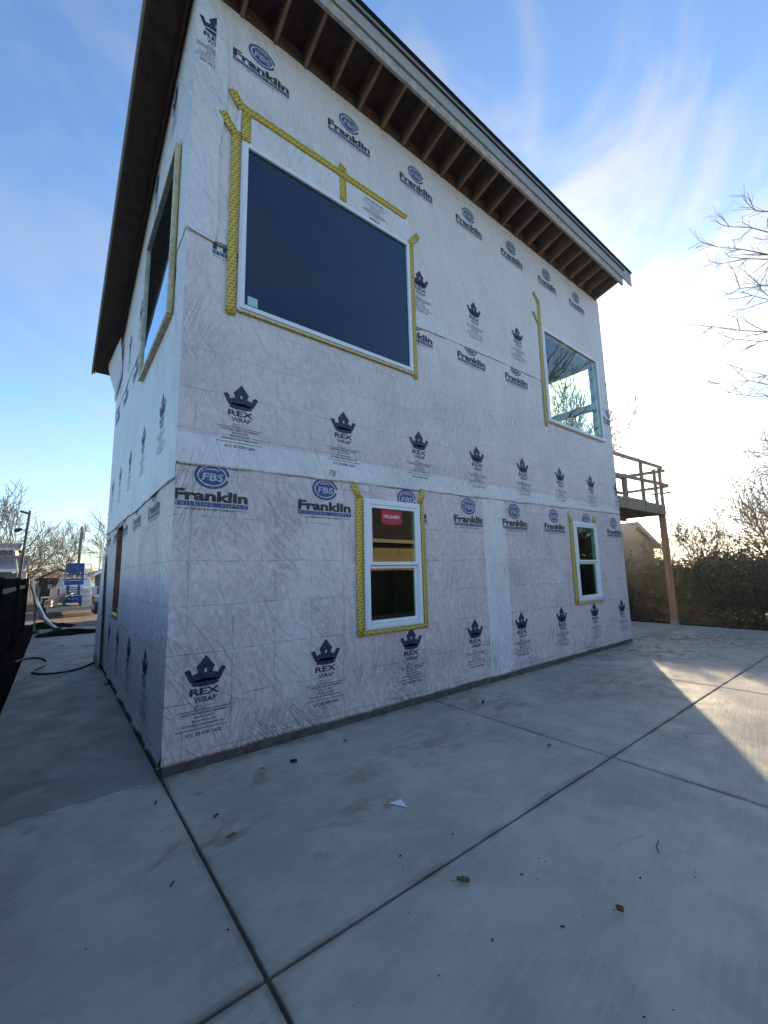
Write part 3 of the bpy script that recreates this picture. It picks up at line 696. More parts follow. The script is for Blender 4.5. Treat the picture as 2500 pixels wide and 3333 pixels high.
# ------------------------------------------------------------------ balcony on the far side, standing against the house
D = thing('balcony', 'raised timber balcony with rough temporary railing on the right end of the house', 'balcony')
X0, X1, Y0, Y1 = WX+.02, 12.72, .20, 1.28
b = MB(); b.box((X0, Y0, 3.22), (X1, Y1, 3.255)); b.box((10.2, Y0+.02, 3.258), (11.5, 1.1, 3.285)); b.build('deck_boards', DECKW, D)
b = MB(); b.box((X0, Y0, 2.98), (X1, Y0+.04, 3.218)).box((X1-.04, Y0+.04, 2.98), (X1, Y1, 3.218)).box((X0, Y1-.04, 2.90), (X1-.04, Y1, 3.218)).box((X0, Y0+.04, 2.80), (X0+.09, Y1-.04, 3.218))
for k in range(8): b.box((X0+.5+k*.4, Y0+.04, 3.03), (X0+.538+k*.4, Y1-.04, 3.218))
b.build('deck_frame', DECKW, D)
for (x, y) in ((12.56, .215),):
    b = MB(); b.box((x, y, .08), (x+.14, y+.14, 2.978)); po = b.build('post', POSTW, D, bevel=.004)
    b = MB(); b.box((x-.008, y-.008, -.05), (x+.148, y+.148, .078)); b.build('post_base', STEEL, po, bevel=.003)
for (x, y, zt) in ((10.10, .22, 3.84), (11.28, .22, 4.30), (12.18, .22, 4.24), (12.60, .22, 4.34), (12.62, 1.14, 4.36), (9.30, 1.2, 4.3)):
    b = MB(); b.bar((x, y, 3.0), (x+.01, y, zt), .04, .085); b.build('baluster', DECKW, D)
for (p, q_, hh) in (((X0-.01, .17, 4.27), (12.68, .17, 4.34), .09), ((X0-.01, .17, 3.74), (13.0, .17, 3.86), .09), ((12.68, .10, 4.24), (12.68, 1.25, 4.28), .09), ((12.68, .05, 3.78), (12.68, 1.25, 3.78), .08), ((12.68, .0, 3.60), (12.68, .5, 3.60), .05), ((X0, 1.24, 4.2), (12.7, 1.24, 4.24), .09), ((X0, 1.24, 3.74), (12.7, 1.24, 3.76), .09)):
    b = MB(); b.bar(p, q_, .04, hh); b.build('guard_rail', DECKW, D)

# ------------------------------------------------------------------ ground, slabs, walk
def setting(o): o['kind'] = 'structure'; return o
g = MB(); g.add([(-250, -250, -.20), (250, -250, -.20), (250, 250, -.20), (-250, 250, -.20)], [(0, 1, 2, 3)]); setting(g.build('ground', LAWN))
def slabs(name, rects, m, z=-.05, t=.10, bev=.007):
    b = MB()
    for (a, c, e, f) in rects: b.box((a, c, z-t), (e, f, z))
    o = b.build(name, m); md_ = o.modifiers.new('bevel', 'BEVEL'); md_.width = bev; md_.segments = 3; md_.limit_method = 'ANGLE'; return setting(o)
J = .009
xs = [-1.28, 0.0, 3.08, 6.28, 9.54, 12.80]; ys = [-8.6, -5.4, -2.18, 0.0]
rects = []
for i in range(5):
    for j in range(3):
        y1 = ys[j+1]-J if j < 2 else -.008
        if i == 4 and j == 2: y1 = 0.12-J
        rects.append((xs[i]+J, ys[j]+J, xs[i+1]-J, y1))
rects.append((9.15, .0, 9.54-J, 4.0)); rects.append((9.54+J, .12+J, 12.80-J, 4.0))
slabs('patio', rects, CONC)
yy = [0.0, 1.69, 3.37, 5.05, 6.85, 8.6, 10.3, 12.0, 13.9]
slabs('sidewalk', [(-1.20, yy[i]+.004, -.012 if yy[i] < 6.2 else 1.6, yy[i+1]-.004) for i in range(8)], CONC_D, z=-.0515)
setting(MB().box((-1.27, -8.5, -.16), (12.79, 3.9, -.066)).build('joint_base', GROOVE))
g = MB(); g.add([(-30, 13.8, -.15), (60, 13.8, -.15), (60, 60, -.15), (-30, 60, -.15)], [(0, 1, 2, 3)]); setting(g.build('dirt_yard', DIRT))
rr = random.Random(2)
b = MB(); n = 40
for i in range(n+1):
    y = -2+i*(17.5/n)
    for x, z in ((-1.62, -.1), (-1.5, -.06+rr.random()*.05), (-1.36, -.07+rr.random()*.06), (-1.2, -.062), (-1.2, -.15)): b.v.append((x+rr.uniform(-.02, .02), y, z))
for i in range(n):
    for k in range(4): b.f.append((i*5+k, i*5+k+1, (i+1)*5+k+1, (i+1)*5+k)); b.m.append(0)
setting(b.build('fence_verge', SOIL, fix=False))

# ------------------------------------------------------------------ side fence, hose, sheet, soil
F = thing('wooden_fence', 'tall dark weathered board fence along the left side of the sidewalk', 'fence', (-1.45, 4.7, -.1))
def child(mb, name, m, par, **k):
    o = mb.build(name, m, par, **k); o.matrix_parent_inverse = Matrix.Translation(-Vector(par.location)) if par.rotation_euler.z == 0 else par.matrix_basis.inverted(); return o
for (ya, yb) in ((-6.0, 4.95), (4.95, 9.1), (9.1, 14.9)):
    b = MB(); n = int((yb-ya)/.15)
    for k in range(n):
        y = ya+(yb-ya)*k/n; b.box((-1.545-.012*(k % 2), y+.003, -.06), (-1.527-.012*(k % 2), y+(yb-ya)/n-.003, 1.60+rr.uniform(-.012, .012)))
    child(b, 'board_panel', FENCEW, F)
for y in (-3.2, .8, 4.95, 9.1, 13.2):
    b = MB(); b.box((-1.52, y-.045, -.12), (-1.425, y+.045, 1.62)); child(b, 'post', FENCEW, F)
for z in (.22, .80, 1.33):
    for ya, yb in ((-3.15, .75), (.85, 4.90), (5.0, 9.05), (9.15, 13.15)):
        b = MB(); b.box((-1.524, ya, z), (-1.486, yb, z+.085)); child(b, 'rail', FENCER if z > 1 else FENCEW, F)
def curve_tube(pts, r, m, name, n=8, sub=6):
    P = [Vector(p) for p in pts]; out = []
    for i in range(len(P)-1):
        p0, p1, p2, p3 = P[max(i-1, 0)], P[i], P[i+1], P[min(i+2, len(P)-1)]
        for k in range(sub):
            t = k/sub; out.append(.5*((2*p1)+(-p0+p2)*t+(2*p0-5*p1+4*p2-p3)*t*t+(-p0+3*p1-3*p2+p3)*t**3))
    out.append(P[-1]); b = MB(); b.tube(out, r, n); return b.build(name, m, smooth=True)
hp = [(-1.30, 7.2), (-1.19, 7.5), (-1.02, 7.55), (-.88, 7.30), (-.80, 6.85), (-.84, 6.35), (-.95, 6.05), (-.985, 5.82), (-.93, 5.62), (-.78, 5.45), (-.56, 5.40), (-.35, 5.55), (-.17, 5.85), (-.03, 6.15), (.02, 6.3)]
tag(curve_tube([(x, y, -.032) for x, y in hp], .017, HOSEM, 'garden_hose'), 'dark red hose snaking across the narrow sidewalk from the fence to the house', 'hose')
b = MB()
pth = [(-1.36, 1.52), (-1.30, 1.25), (-1.22, .95), (-1.12, .66), (-.98, .40), (-.82, .18), (-.66, .02), (-.50, -.03), (-.38, -.02)]
rr = random.Random(8); cols = []
for i, (x, z) in enumerate(pth):
    for k in range(7): b.v.append((x+.03*math.sin(k*1.9+i)+.03*rr.random()+.011*k-.04, 13.0+.09*k+.1*i*.3, z+.025*math.sin(k*2.3+i*1.3)))
for i in range(len(pth)-1):
    for k in range(6): b.f.append((i*7+k, i*7+k+1, (i+1)*7+k+1, (i+1)*7+k)); b.m.append(0)
o = b.build('plastic_sheet', PLASTIC, smooth=True); md_ = o.modifiers.new('solid', 'SOLIDIFY'); md_.thickness = .012
tag(o, 'crumpled pale plastic sheet hanging down from the far end of the dark fence', 'plastic sheet')
for i, (x, y, zt, lean) in enumerate(((-1.30, 13.9, 1.55, .10), (-1.16, 13.6, 1.32, -.06))):
    b = MB(); b.bar((x+lean, y, -.05), (x, y+.1, zt), .035, .09)
    tag(b.build('wood_slat', CREAM), ('taller pale wood slat leaning against the end of the dark fence', 'shorter pale wood slat leaning beside the plastic sheet at the fence end')[i], 'slat', 'pale slats at the fence end')
def heap(name, cx, cy_, rx, ry, h, m, seed, label, cat, z0=-.06):
    r_ = random.Random(seed); b = MB(); N_, K = 26, 9; b.v.append((cx, cy_, z0+h))
    for j in range(1, K+1):
        for i in range(N_):
            a = 2*math.pi*i/N_; f = j/K; rad = f*(1+.16*math.sin(3*a+seed)+.08*math.sin(7*a)); hh = h*(1-f)**.8*(1+r_.uniform(-.3, .3)) if j < K else -.02
            b.v.append((cx+rx*rad*math.cos(a)+r_.uniform(-.02, .02), cy_+ry*rad*math.sin(a), z0+hh))
    for i in range(N_): b.f.append((0, 1+i, 1+(i+1) % N_)); b.m.append(0)
    for j in range(K-1):
        for i in range(N_): a = 1+j*N_; b.f.append((a+i, a+N_+i, a+N_+(i+1) % N_, a+(i+1) % N_)); b.m.append(0)
    return tag(b.build(name, m), label, cat)
heap('soil_heap', -.35, 12.3, .85, 1.1, .10, SOIL, 3, 'low heap of dark soil spilled over the far end of the sidewalk', 'soil heap')
heap('soil_heap', -.95, 15.6, 1.0, 1.0, .20, SOIL, 5, 'rough mound of dark soil beside the end of the fence', 'soil heap', -.15)
for i, (x, y, w_, lab) in enumerate(((-.62, 12.6, .22, 'pale broken concrete lump at the foot of the plastic sheet'), (-1.12, 12.3, .16, 'brown clod of earth by the foot of the fence'))):
    bm = bmesh.new(); bmesh.ops.create_icosphere(bm, subdivisions=2, radius=w_/2)
    r_ = random.Random(i)
    for v in bm.verts: v.co *= r_.uniform(.8, 1.15); v.co.z *= .7
    me = bpy.data.meshes.new('rubble_lump'); bm.to_mesh(me); bm.free(); me.materials.append((FOUND, LEAFB)[i]); o = bpy.data.objects.new('rubble_lump', me); COL.objects.link(o); o.location = (x, y, .04)
    tag(o, lab, 'lump')
# scraps on the walk
for i, (x, y, L, a, m_, lab) in enumerate(((-.12, 8.6, .30, .3, DARKM, 'dark offcut strip lying by the far end of the house'), (-.62, 9.2, .14, .2, WOOD, 'small brown wood chip in the middle of the sidewalk'),
     (-.62, 5.15, .32, 1.2, PLASTIC, 'thin pale stick lying just in front of the hose'), (-1.0, 10.1, .16, .1, PAPER, 'pale scrap lying beside the dark soil heap'), (-.08, 3.9, .10, .3, DARKM, 'short dark strip close to the bottom of the side wall'))):
    b = MB(); b.bar((x, y, -.044), (x+L*math.cos(a), y+L*math.sin(a), -.040), .02, .012); tag(b.build('offcut', m_), lab, 'offcut')

# ------------------------------------------------------------------ leaves and crumbs on the patio
def leaf_mesh(seed, L, curl, lobed=False):
    r_ = random.Random(seed); b = MB(); n = 9; top = []
    for i in range(n):
        t = i/(n-1); wv = math.sin(math.pi*min(1, t*1.02))**.7*(.42 if not lobed else .55+.12*math.sin(t*15))
        for s_ in (-1, -.5, 0, .5, 1):
            b.v.append(((t-.5)*L, s_*wv*L*.5, .004+curl*L*(abs(s_)**1.5*.5+.25*(t-.5)**2)+r_.uniform(0, .003)))
    for i in range(n-1):
        for k in range(4): b.f.append((i*5+k, i*5+k+1, (i+1)*5+k+1, (i+1)*5+k)); b.m.append(0)
    k0 = len(b.v); b.tube([(L*.48, 0, .004), (L*.7, L*.05, .006), (L*.95, L*.16, .004)], .0012, 4)
    return b
LV = [(1.00, -2.34, .085, 2.2, .5, 'large lobed dry leaf with long stem, right of the near joint in the patio'), (2.88, -1.72, .090, .3, .25, 'flat brown leaf near the crossing of the two patio joints'),
      (1.42, -2.94, .042, 1.9, 1.3, 'curled up dark leaf in the near right part of the patio'), (.19, -1.15, .070, .1, .3, 'oval brown leaf right of the joint that starts at the house corner'),
      (1.53, -.38, .075, .5, .3, 'brown leaf lying close to the wall foot below the first printed crowns'), (-.11, -.43, .050, 1.2, .9, 'small curled leaf just left of the house corner'),
      (.94, -.48, .075, 2.7, .9, 'dark twisted leaf in front of the wall near the second printed crown'), (-.19, -1.37, .045, .8, .5, 'small torn leaf alone on the left slab'),
      (3.43, -.53, .080, .2, .8, 'folded dark leaf in the mud stain by the wall'), (.18, -.87, .055, .5, .5, 'small dark leaf between the house corner and the oval brown leaf'), (.69, -.40, .05, .2, .3, 'faint small leaf beside the wall foot')]
for i, (x, y, L, a, cu, lab) in enumerate(LV):
    o = leaf_mesh(i, L*.8, cu, i in (0, 2)).build('dry_leaf', LEAFB if i not in (6, 8, 9) else CRUMB, smooth=True); o.location = (x, y, -.049); o.rotation_euler = (0, 0, a); tag(o, lab, 'leaf', 'dry leaves on the patio')
b = MB(); b.add([(1.17, -1.50, -.046), (1.27, -1.52, -.046), (1.235, -1.63, -.044)], [(0, 1, 2)]); o = b.build('paper_scrap', PAPER, fix=False); md_ = o.modifiers.new('s', 'SOLIDIFY'); md_.thickness = .001
tag(o, 'white triangular scrap of wrap lying on the patio', 'scrap')
b = MB(); b.tube([(2.02, -2.90, -.046), (2.07, -2.87, -.045), (2.13, -2.86, -.046)], .0022, 5); tag(b.build('twig', CRUMB), 'thin dark twig on the right part of the patio', 'twig')
cb_ = None; r_ = random.Random(11)
spots = [(2.09, -2.16), (.88, -1.97), (1.26, -2.03), (1.73, -2.91), (.84, -2.65), (1.28, -2.5), (1.14, -2.81), (4.53, -1.66), (-.05, -1.84)]+[(r_.uniform(.1, 6.5), r_.uniform(-3.3, -.3)) for _ in range(95)]+[(r_.uniform(-1, -.1), r_.uniform(-2.6, 2)) for _ in range(9)]+[(r_.uniform(.1, 9), -.03-abs(r_.gauss(0, .13))) for _ in range(60)]
for i, (x, y) in enumerate(spots):
    if cb_ is None:
        bm = bmesh.new(); bmesh.ops.create_icosphere(bm, subdivisions=1, radius=.010)
        for v in bm.verts: v.co = Vector((v.co.x*1.3, v.co.y*r_.uniform(.5, .9), v.co.z*.55))*r_.uniform(.7, 1.3)
        me = bpy.data.meshes.new('debris_crumb'); bm.to_mesh(me); bm.free(); me.materials.append(CRUMB); cb_ = bpy.data.objects.new('debris_crumb', me); o = cb_
    else: o = cb_.copy()
    COL.objects.link(o); o.location = (x, y, -.046); s_ = .6 if i < 9 else r_.uniform(.15, .42); o.scale = (s_*r_.uniform(.8, 1.6), s_, s_); o.rotation_euler = (0, 0, r_.uniform(0, 6))
    tag(o, 'tiny dark crumb of debris on the concrete', 'debris', 'tiny dark crumbs scattered on the concrete')

# ------------------------------------------------------------------ bare trees
class Tw:
    def __init__(s): s.a = []; s.b = []; s.ra = []; s.rb = []
    def seg(s, a, b, ra, rb): s.a.append(a); s.b.append(b); s.ra.append(ra); s.rb.append(rb)
    def mesh(s, name, m, n=5):
        A = np.array(s.a); B = np.array(s.b); ra = np.array(s.ra)[:, None]; rb = np.array(s.rb)[:, None]
        D_ = B-A; D_ /= np.linalg.norm(D_, axis=1)[:, None]+1e-9
        ref = np.where(np.abs(D_[:, 2:3]) > .9, np.array([[1., 0, 0]]), np.array([[0, 0, 1.]]))
        U = np.cross(D_, ref); U /= np.linalg.norm(U, axis=1)[:, None]; V_ = np.cross(D_, U)
        vs = np.empty((len(A), 2*n, 3))
        for k in range(n):
            c, s_ = math.cos(2*math.pi*k/n), math.sin(2*math.pi*k/n)
            vs[:, k] = A+(U*c+V_*s_)*ra; vs[:, n+k] = B+(U*c+V_*s_)*rb
        fs = []
        for i in range(len(A)):
            o_ = i*2*n
            for k in range(n): fs.append((o_+k, o_+(k+1) % n, o_+n+(k+1) % n, o_+n+k))
        me = bpy.data.meshes.new(name); me.from_pydata(vs.reshape(-1, 3).tolist(), [], fs); me.materials.append(m)
        me.polygons.foreach_set('use_smooth', [True]*len(me.polygons)); me.update(); return me
def grow(rnd, trunk, tw, pos, d, L, r, depth, maxd, spread, upb, minr):
    n = 4 if depth < 2 else 3; p = np.array(pos, float); d = np.array(d, float)
    kids = []
    for i in range(n):
        d = d+np.array([rnd.gauss(0, .13), rnd.gauss(0, .13), rnd.gauss(0, .08)+upb*(.5 if depth else 0)]); d /= np.linalg.norm(d)
        q = p+d*L/n; r1 = max(minr, r*(1-.13*(i+1)))
        (trunk if depth == 0 else tw).seg(p.copy(), q.copy(), max(minr, r*(1-.13*i)), r1)
        p = q
        if depth < maxd and (i > 0 or depth > 0):
            for _ in range(1 if depth < 2 else rnd.choice((1, 1, 2))): kids.append((p.copy(), d.copy(), r1))
    if depth < maxd: kids += [(p.copy(), d.copy(), r*.55)]*(2 if depth == 0 else 1)
    for (kp, kd, kr) in kids:
        a = rnd.uniform(0, 2*math.pi); ax = np.cross(kd, [math.cos(a), math.sin(a), .3]); ax /= np.linalg.norm(ax)+1e-9
        nd = kd*math.cos(spread)+ax*math.sin(spread)*rnd.uniform(.7, 1.2); nd /= np.linalg.norm(nd)
        grow(rnd, trunk, tw, kp, nd, L*rnd.uniform(.58, .82), max(minr, kr*rnd.uniform(.5, .72)), depth+1, maxd, spread, upb, minr)
TREES = {}
def tree_mesh(key, seed, h, r, maxd=5, spread=.7, upb=.05, minr=.009, tw_m=None):
    if key in TREES: return TREES[key]
    rnd = random.Random(seed); tr, tw = Tw(), Tw()
    grow(rnd, tr, tw, (0, 0, 0), (0, 0, 1), h*.38, r, 0, maxd, spread, upb, minr)
    TREES[key] = (tr.mesh('trunk', BARK, 8), tw.mesh('crown', tw_m or TWIG, 4)); return TREES[key]
def tree(name, key, loc, label, cat, group=None, sc=1.0, rz=0.0, tilt=(0, 0)):
    a, b_ = TREES[key]; t_ = thing(name, label, cat, loc, rz, group); t_.scale = (sc,)*3; t_.rotation_euler = (tilt[0], tilt[1], rz)
    for nm, me in (('trunk', a), ('crown', b_)):
        o = bpy.data.objects.new(nm, me); COL.objects.link(o); o.parent = t_
    return t_
tree_mesh('A', 5, 8.5, .20, 5, .62, .10); tree_mesh('B', 17, 8.0, .22, 5, .80, .03); tree_mesh('C', 23, 9.5, .18, 5, .50, .14)
tree_mesh('B4', 19, 8.0, .24, 4, .74, .05, .011); tree_mesh('A4', 7, 8.5, .20, 4, .60, .11, .015); tree_mesh('C4', 29, 9.5, .18, 4, .50, .14, .015)
tree_mesh('S', 41, 3.4, .06, 4, .75, .10, .006); tree_mesh('T', 44, 3.8, .05, 4, .65, .12, .007, TWIGB)
tree('bare_tree', 'B4', (-2.7, 29.0, -.2), 'wide bare tree with arching limbs, right of the tall pole with the lamp', 'tree', 'bare trees beyond the yard', .72, 1.1)
tree('bare_tree', 'A4', (-3.7, 34.5, -.2), 'bare tree with slender upright limbs behind the pale gabled house', 'tree', 'bare trees beyond the yard', 1.05, 2.6)
tree('bare_tree', 'C4', (.9, 50.0, -.2), 'distant feathery bare tree between the lift and the second pole', 'tree', 'bare trees beyond the yard', .80, .4)
tree('bare_tree', 'C4', (2.8, 43.0, -.2), 'dense bare tree closest to the edge of the wrapped house', 'tree', 'bare trees beyond the yard', .86, 2.2)
tree('bare_tree', 'A4', (-4.8, 62.0, -.2), 'faint far bare tree low behind the arching one', 'tree', 'bare trees beyond the yard', .85, 4.2)
tree('bare_tree', 'B4', (4.5, 66.0, -.2), 'faint far bare tree behind the right hand pole', 'tree', 'bare trees beyond the yard', .95, 3.0)
tree('bare_tree', 'C', (20.5, 8.0, -.2), 'big bare tree behind the balcony, seen through the upper right window', 'tree', None, 1.45, .7)
tree('bare_tree', 'B4', (21.5, .4, -.2), 'broad bare tree low behind the hedge, just right of the balcony post', 'tree', None, .62, .5)
tree('bare_tree', 'C', (19.5, -4.0, -.2), 'tall thin bare tree behind the hedge at the very right edge', 'tree', None, .62, 1.5)
tree('bare_tree', 'B', (24.0, -3.0, -.2), 'bare tree farthest back behind the hedge on the right', 'tree', None, .80, 2.9)
tree('bare_tree', 'A', (18.6, -1.9, -.2), 'upright bare tree growing out of the hedge near the right edge', 'tree', None, .72, 1.9)
def limb_tree():
    rnd = random.Random(12); tr, tw = Tw(), Tw()
    tp = [(0, 0, 0), (.05, 0, 3), (-.05, .1, 6), (.05, .2, 9), (0, .3, 12)]
    for i in range(4): tr.seg(tp[i], tp[i+1], .24-.05*i, .19-.05*i)
    ox, oy, oz = 14.8, -6.6, -.2
    L = [((14, -2.53, 9.9), (13.9, -1.50, 10.9), 7.5), ((14, -2.6, 9.95), (14.1, -1.55, 10.4), 8), ((14.1, -2.56, 10.1), (14, -1.82, 11.35), 8.5), ((14.2, -3.0, 10.6), (14.1, -2.40, 11.5), 9), ((14, -2.28, 7.84), (13.9, -1.21, 8.46), 5.5),
         ((13.8, -2.4, 7.9), (13.9, -1.6, 7.75), 5.4), ((14, -2.12, 6.43), (13.9, -1.24, 6.72), 4.2), ((14.2, -2.4, 6.7), (14.1, -1.65, 7.0), 4.6), ((14, -2.45, 9.25), (14, -1.88, 9.4), 6.8), ((14.1, -2.7, 8.6), (14, -2.1, 8.9), 6.2), ((13.9, -2.5, 6.0), (13.8, -1.7, 6.2), 3.9)]
    for base, tip, zt in L:
        P0 = np.array((0, .1, zt)); P1 = np.array(base)-(ox, oy, oz); P2 = np.array(tip)-(ox, oy, oz); prev = P0; n = 14
        for k in range(1, n+1):
            t = k/n; q = P0*(1-t)+P1*t if t < .72 else None
            if q is None: u_ = (t-.72)/.28; q = (P0*.28+P1*.72)*(1-u_)+P2*u_
            q = q+np.array([rnd.gauss(0, .05), rnd.gauss(0, .04), rnd.gauss(0, .07)]); r0 = .058*(1-(k-1)/n)+.008; r1 = .058*(1-k/n)+.008
            tw.seg(prev, q, r0, r1)
            if t > .45:
                for _ in range(2):
                    dd = (q-prev)/np.linalg.norm(q-prev)+np.array([rnd.gauss(0, .6), rnd.gauss(0, .5), rnd.gauss(0, .6)]); dd /= np.linalg.norm(dd)
                    grow(rnd, tw, tw, q, dd, rnd.uniform(.28, .6), .012, 3, 4, .6, .03, .0045)
            prev = q
    TREES['limb'] = (tr.mesh('trunk', BARK, 8), tw.mesh('crown', TWIG, 4))
limb_tree()
tree('bare_tree', 'limb', (14.8, -6.6, -.2), 'bare tree reaching in from the right edge of the photo, high above the patio', 'tree')
r_ = random.Random(31)
for k in range(9):
    tree('bare_shrub', 'T', (-3.9+k*.8+r_.uniform(-.3, .3), 46+r_.uniform(-3, 6), -.2), 'brown leafless thicket bush on the far skyline behind the lift', 'shrub', 'brown thicket behind the lift', r_.uniform(.7, 1.0), r_.uniform(0, 6))

# ------------------------------------------------------------------ hedge along the patio's far side
def shrub_leaves(seed, n, rx, ry, h):
    r_ = random.Random(seed); v = []; f = []
    cl = [(r_.uniform(-rx, rx)*.8, r_.uniform(-ry, ry)*.7, r_.uniform(.08, 1)*h*.86, r_.uniform(.25, .5)) for _ in range(34)]
    for _ in range(n):
        c = r_.choice(cl); g_ = lambda: r_.gauss(0, .5)*c[3]
        p = Vector((c[0]+g_(), c[1]+g_(), max(.03, c[2]+g_()))); s_ = r_.uniform(.022, .055)
        a = Vector((r_.gauss(0, 1), r_.gauss(0, 1), r_.gauss(0, 1))).normalized(); b_ = a.orthogonal().normalized()*s_*.6; a = a*s_
        k = len(v); v += [p-a, p+b_, p+a, p-b_]; f.append((k, k+1, k+2, k+3))
    me = bpy.data.meshes.new('foliage'); me.from_pydata([tuple(p) for p in v], [], f); me.materials.append(LEAFD); me.update(); return me
SH = [shrub_leaves(s_, 8500, 1.05, .75, 1.75) for s_ in (1, 2, 3)]
r_ = random.Random(77)
def shrub(x, y, s_, tall, lab):
    t_ = thing('hedge_shrub', lab, 'shrub', (x, y, -.2), r_.uniform(0, 6), 'dark shrubs of the overgrown hedge')
    t_.scale = (s_, s_, s_)
    o = bpy.data.objects.new('foliage', r_.choice(SH)); COL.objects.link(o); o.parent = t_
    if 1.0 < y < 5.2: tall *= .52
    a, b_ = TREES['S']; o = bpy.data.objects.new('stems', b_); COL.objects.link(o); o.parent = t_; o.scale = (tall,)*3
    o = bpy.data.objects.new('trunk', a); COL.objects.link(o); o.parent = t_; o.scale = (tall,)*3
for k in range(11):
    y = 7.4-k*1.35; shrub(14.5+r_.uniform(-.15, .25), y, 1.07+(r_.uniform(-.06, .10) if not 1 < y < 5.2 else .07), r_.uniform(.72, .95), 'dense dark shrub with bare shoots in the front row of the hedge')
for k in range(10):
    y = 8.5-k*1.6; shrub(16.4+r_.uniform(-.4, .4), y, 1.18+(r_.uniform(-.08, .1) if not 1 < y < 5.2 else .01), r_.uniform(.9, 1.15), 'taller dark shrub with bare shoots in the back row of the hedge')
WF = thing('wire_fence', 'low dark wire fence with a thin top rail in front of the overgrown hedge', 'fence', (13.35, 0, -.2))
for k in range(8):
    b = MB(); b.tube([(13.35, -8+k*2.4, -.2), (13.35, -8+k*2.4, 1.02)], .022, 6); child(b, 'post', DARKM, WF)
b = MB(); b.tube([(13.35, -8, 1.0), (13.35, 8.8, 1.0)], .016, 6); child(b, 'top_rail', DARKM, WF)
b = MB()
for k in range(150):
    y = -8+k*.112; b.tube([(13.35, y, -.1), (13.35, y+.55*1, .45), (13.35, y, 1.0)], .0022, 3, cap=False)
o = child(b, 'mesh', DARKM, WF)
b = MB(); b.box((12.83, -9, -.26), (13.8, 9, -.13)); setting(b.build('hedge_verge', SOIL))

# ------------------------------------------------------------------ far houses
def gable_house(name, label, loc, wx, wy, eave, ridge, wall_m, roof_m, rz=0, windows=(), trim=TRIMW, along='y', group=None, oh=.3):
    """gable end faces -Y, ridge runs along Y; windows: (x, z, w, h)"""
    t_ = thing(name, label, 'house', loc, rz, group)
    b = MB(); b.prism([(-wx/2, 0), (wx/2, 0), (wx/2, eave), (0, ridge), (-wx/2, eave)], 1, 0, wy); b.build('wall', wall_m, t_)
    b = MB(); sl_ = (ridge-eave)/(wx/2)
    for s_ in (-1, 1):
        pr = [(0, ridge+.02), (s_*(wx/2+oh), eave-sl_*oh+.02), (s_*(wx/2+oh), eave-sl_*oh+.14), (0, ridge+.16)]
        b.prism(pr, 1, -oh, wy+oh)
    b.build('roof', roof_m, t_)
    b = MB()
    for s_ in (-1, 1):
        b.prism([(s_*.001, ridge-.10), (s_*(wx/2+oh), eave-sl_*oh-.10), (s_*(wx/2+oh), eave-sl_*oh+.155), (s_*.001, ridge+.175)], 1, -oh-.03, -oh-.005)
        b.box((min(s_*(wx/2+oh), s_*(wx/2+oh+.06)), -oh, eave-sl_*oh-.06), (max(s_*(wx/2+oh), s_*(wx/2+oh+.06)), wy+oh, eave-sl_*oh+.06))
    b.build('gutter_trim', trim, t_)
    for (x, z, w_, h_) in windows:
        f = MB(); frame_ring(f, x, z, x+w_, z+h_, .07, -.05, .02); fr = f.build('window', trim, t_)
        g_ = MB(); g_.box((x+.07, -.02, z+.07), (x+w_-.07, -.012, z+h_-.07)); g_.build('pane', DGLASS, fr)
    return t_
gable_house('neighbour_house', 'grey house with a steep gable seen below the balcony on the right', (23.4, 5.2, -.3), 5.2, 9, 3.0, 4.05, mat('hazy_siding', (.085, .08, .075), .8, var=.1), mat('grey_roof', (.13, .13, .13), .9), 0, [(-.8, 1.0, .9, .9)], mat('grey_trim', (.12, .12, .115), .8))
t_ = thing('neighbour_house', 'house with dark shingles and a cream sunlit gable wall at the far left', 'house', (-12.1, 30.3, -.2))
b = MB(); b.prism([(0, 0), (0, 3.68), (1.6, 4.02), (3.2, 3.68), (3.2, 0)], 0, 0, 9.2); b.build('wall', SIDING, t_)
b = MB(); b.prism([(.2, 2.7), (.2, 3.55), (1.6, 3.85), (3.0, 3.55), (3.0, 2.7)], 0, 9.203, 9.26); b.build('gable_wall', TRIMW, t_)
b = MB(); b.prism([(-.4, 3.62), (1.6, 4.04), (1.6, 4.14), (-.4, 3.72)], 0, -.3, 9.5).prism([(1.6, 4.04), (3.6, 3.62), (3.6, 3.72), (1.6, 4.14)], 0, -.3, 9.5); b.build('roof', ROOFB, t_)
b = MB(); b.prism([(-.4, 3.56), (1.6, 3.98), (1.6, 4.16), (-.4, 3.74)], 0, 9.503, 9.55).prism([(1.6, 3.98), (3.6, 3.56), (3.6, 3.74), (1.6, 4.16)], 0, 9.503, 9.55).box((-.3, -.46, 3.58), (9.5, -.41, 3.72)); b.build('gutter_trim', VINYL, t_)
t_ = thing('garage', 'low dark roofed garage at the far left behind the fence', 'garage', (-4.6, 25.0, -.2))
b = MB(); b.box((-3, 0, 0), (2.35, 4, 2.15)); b.build('wall', SIDING, t_)
b = MB(); b.prism([(-.35, 2.2), (4.2, 3.12), (4.2, 3.24), (-.35, 2.32)], 0, -3.3, 2.55); b.build('roof', ROOFB, t_)
b = MB(); b.box((-3.3, -.42, 2.2), (2.55, -.36, 2.34)); b.build('gutter', VINYL, t_)
b = MB(); b.box((.4, -.03, .9), (1.6, -.004, 1.95)); b.build('door_panel', mat('pale_panel', (.4, .45, .5), .6), t_)
b = MB(); b.box((2.36, -.02, 0), (2.62, .3, 2.15)); b.build('corner_post', TRIMW, t_)
t_ = thing('carport', 'dark open carport with a sloping roof left of the truck', 'carport', (-.9, 33.0, -.2))
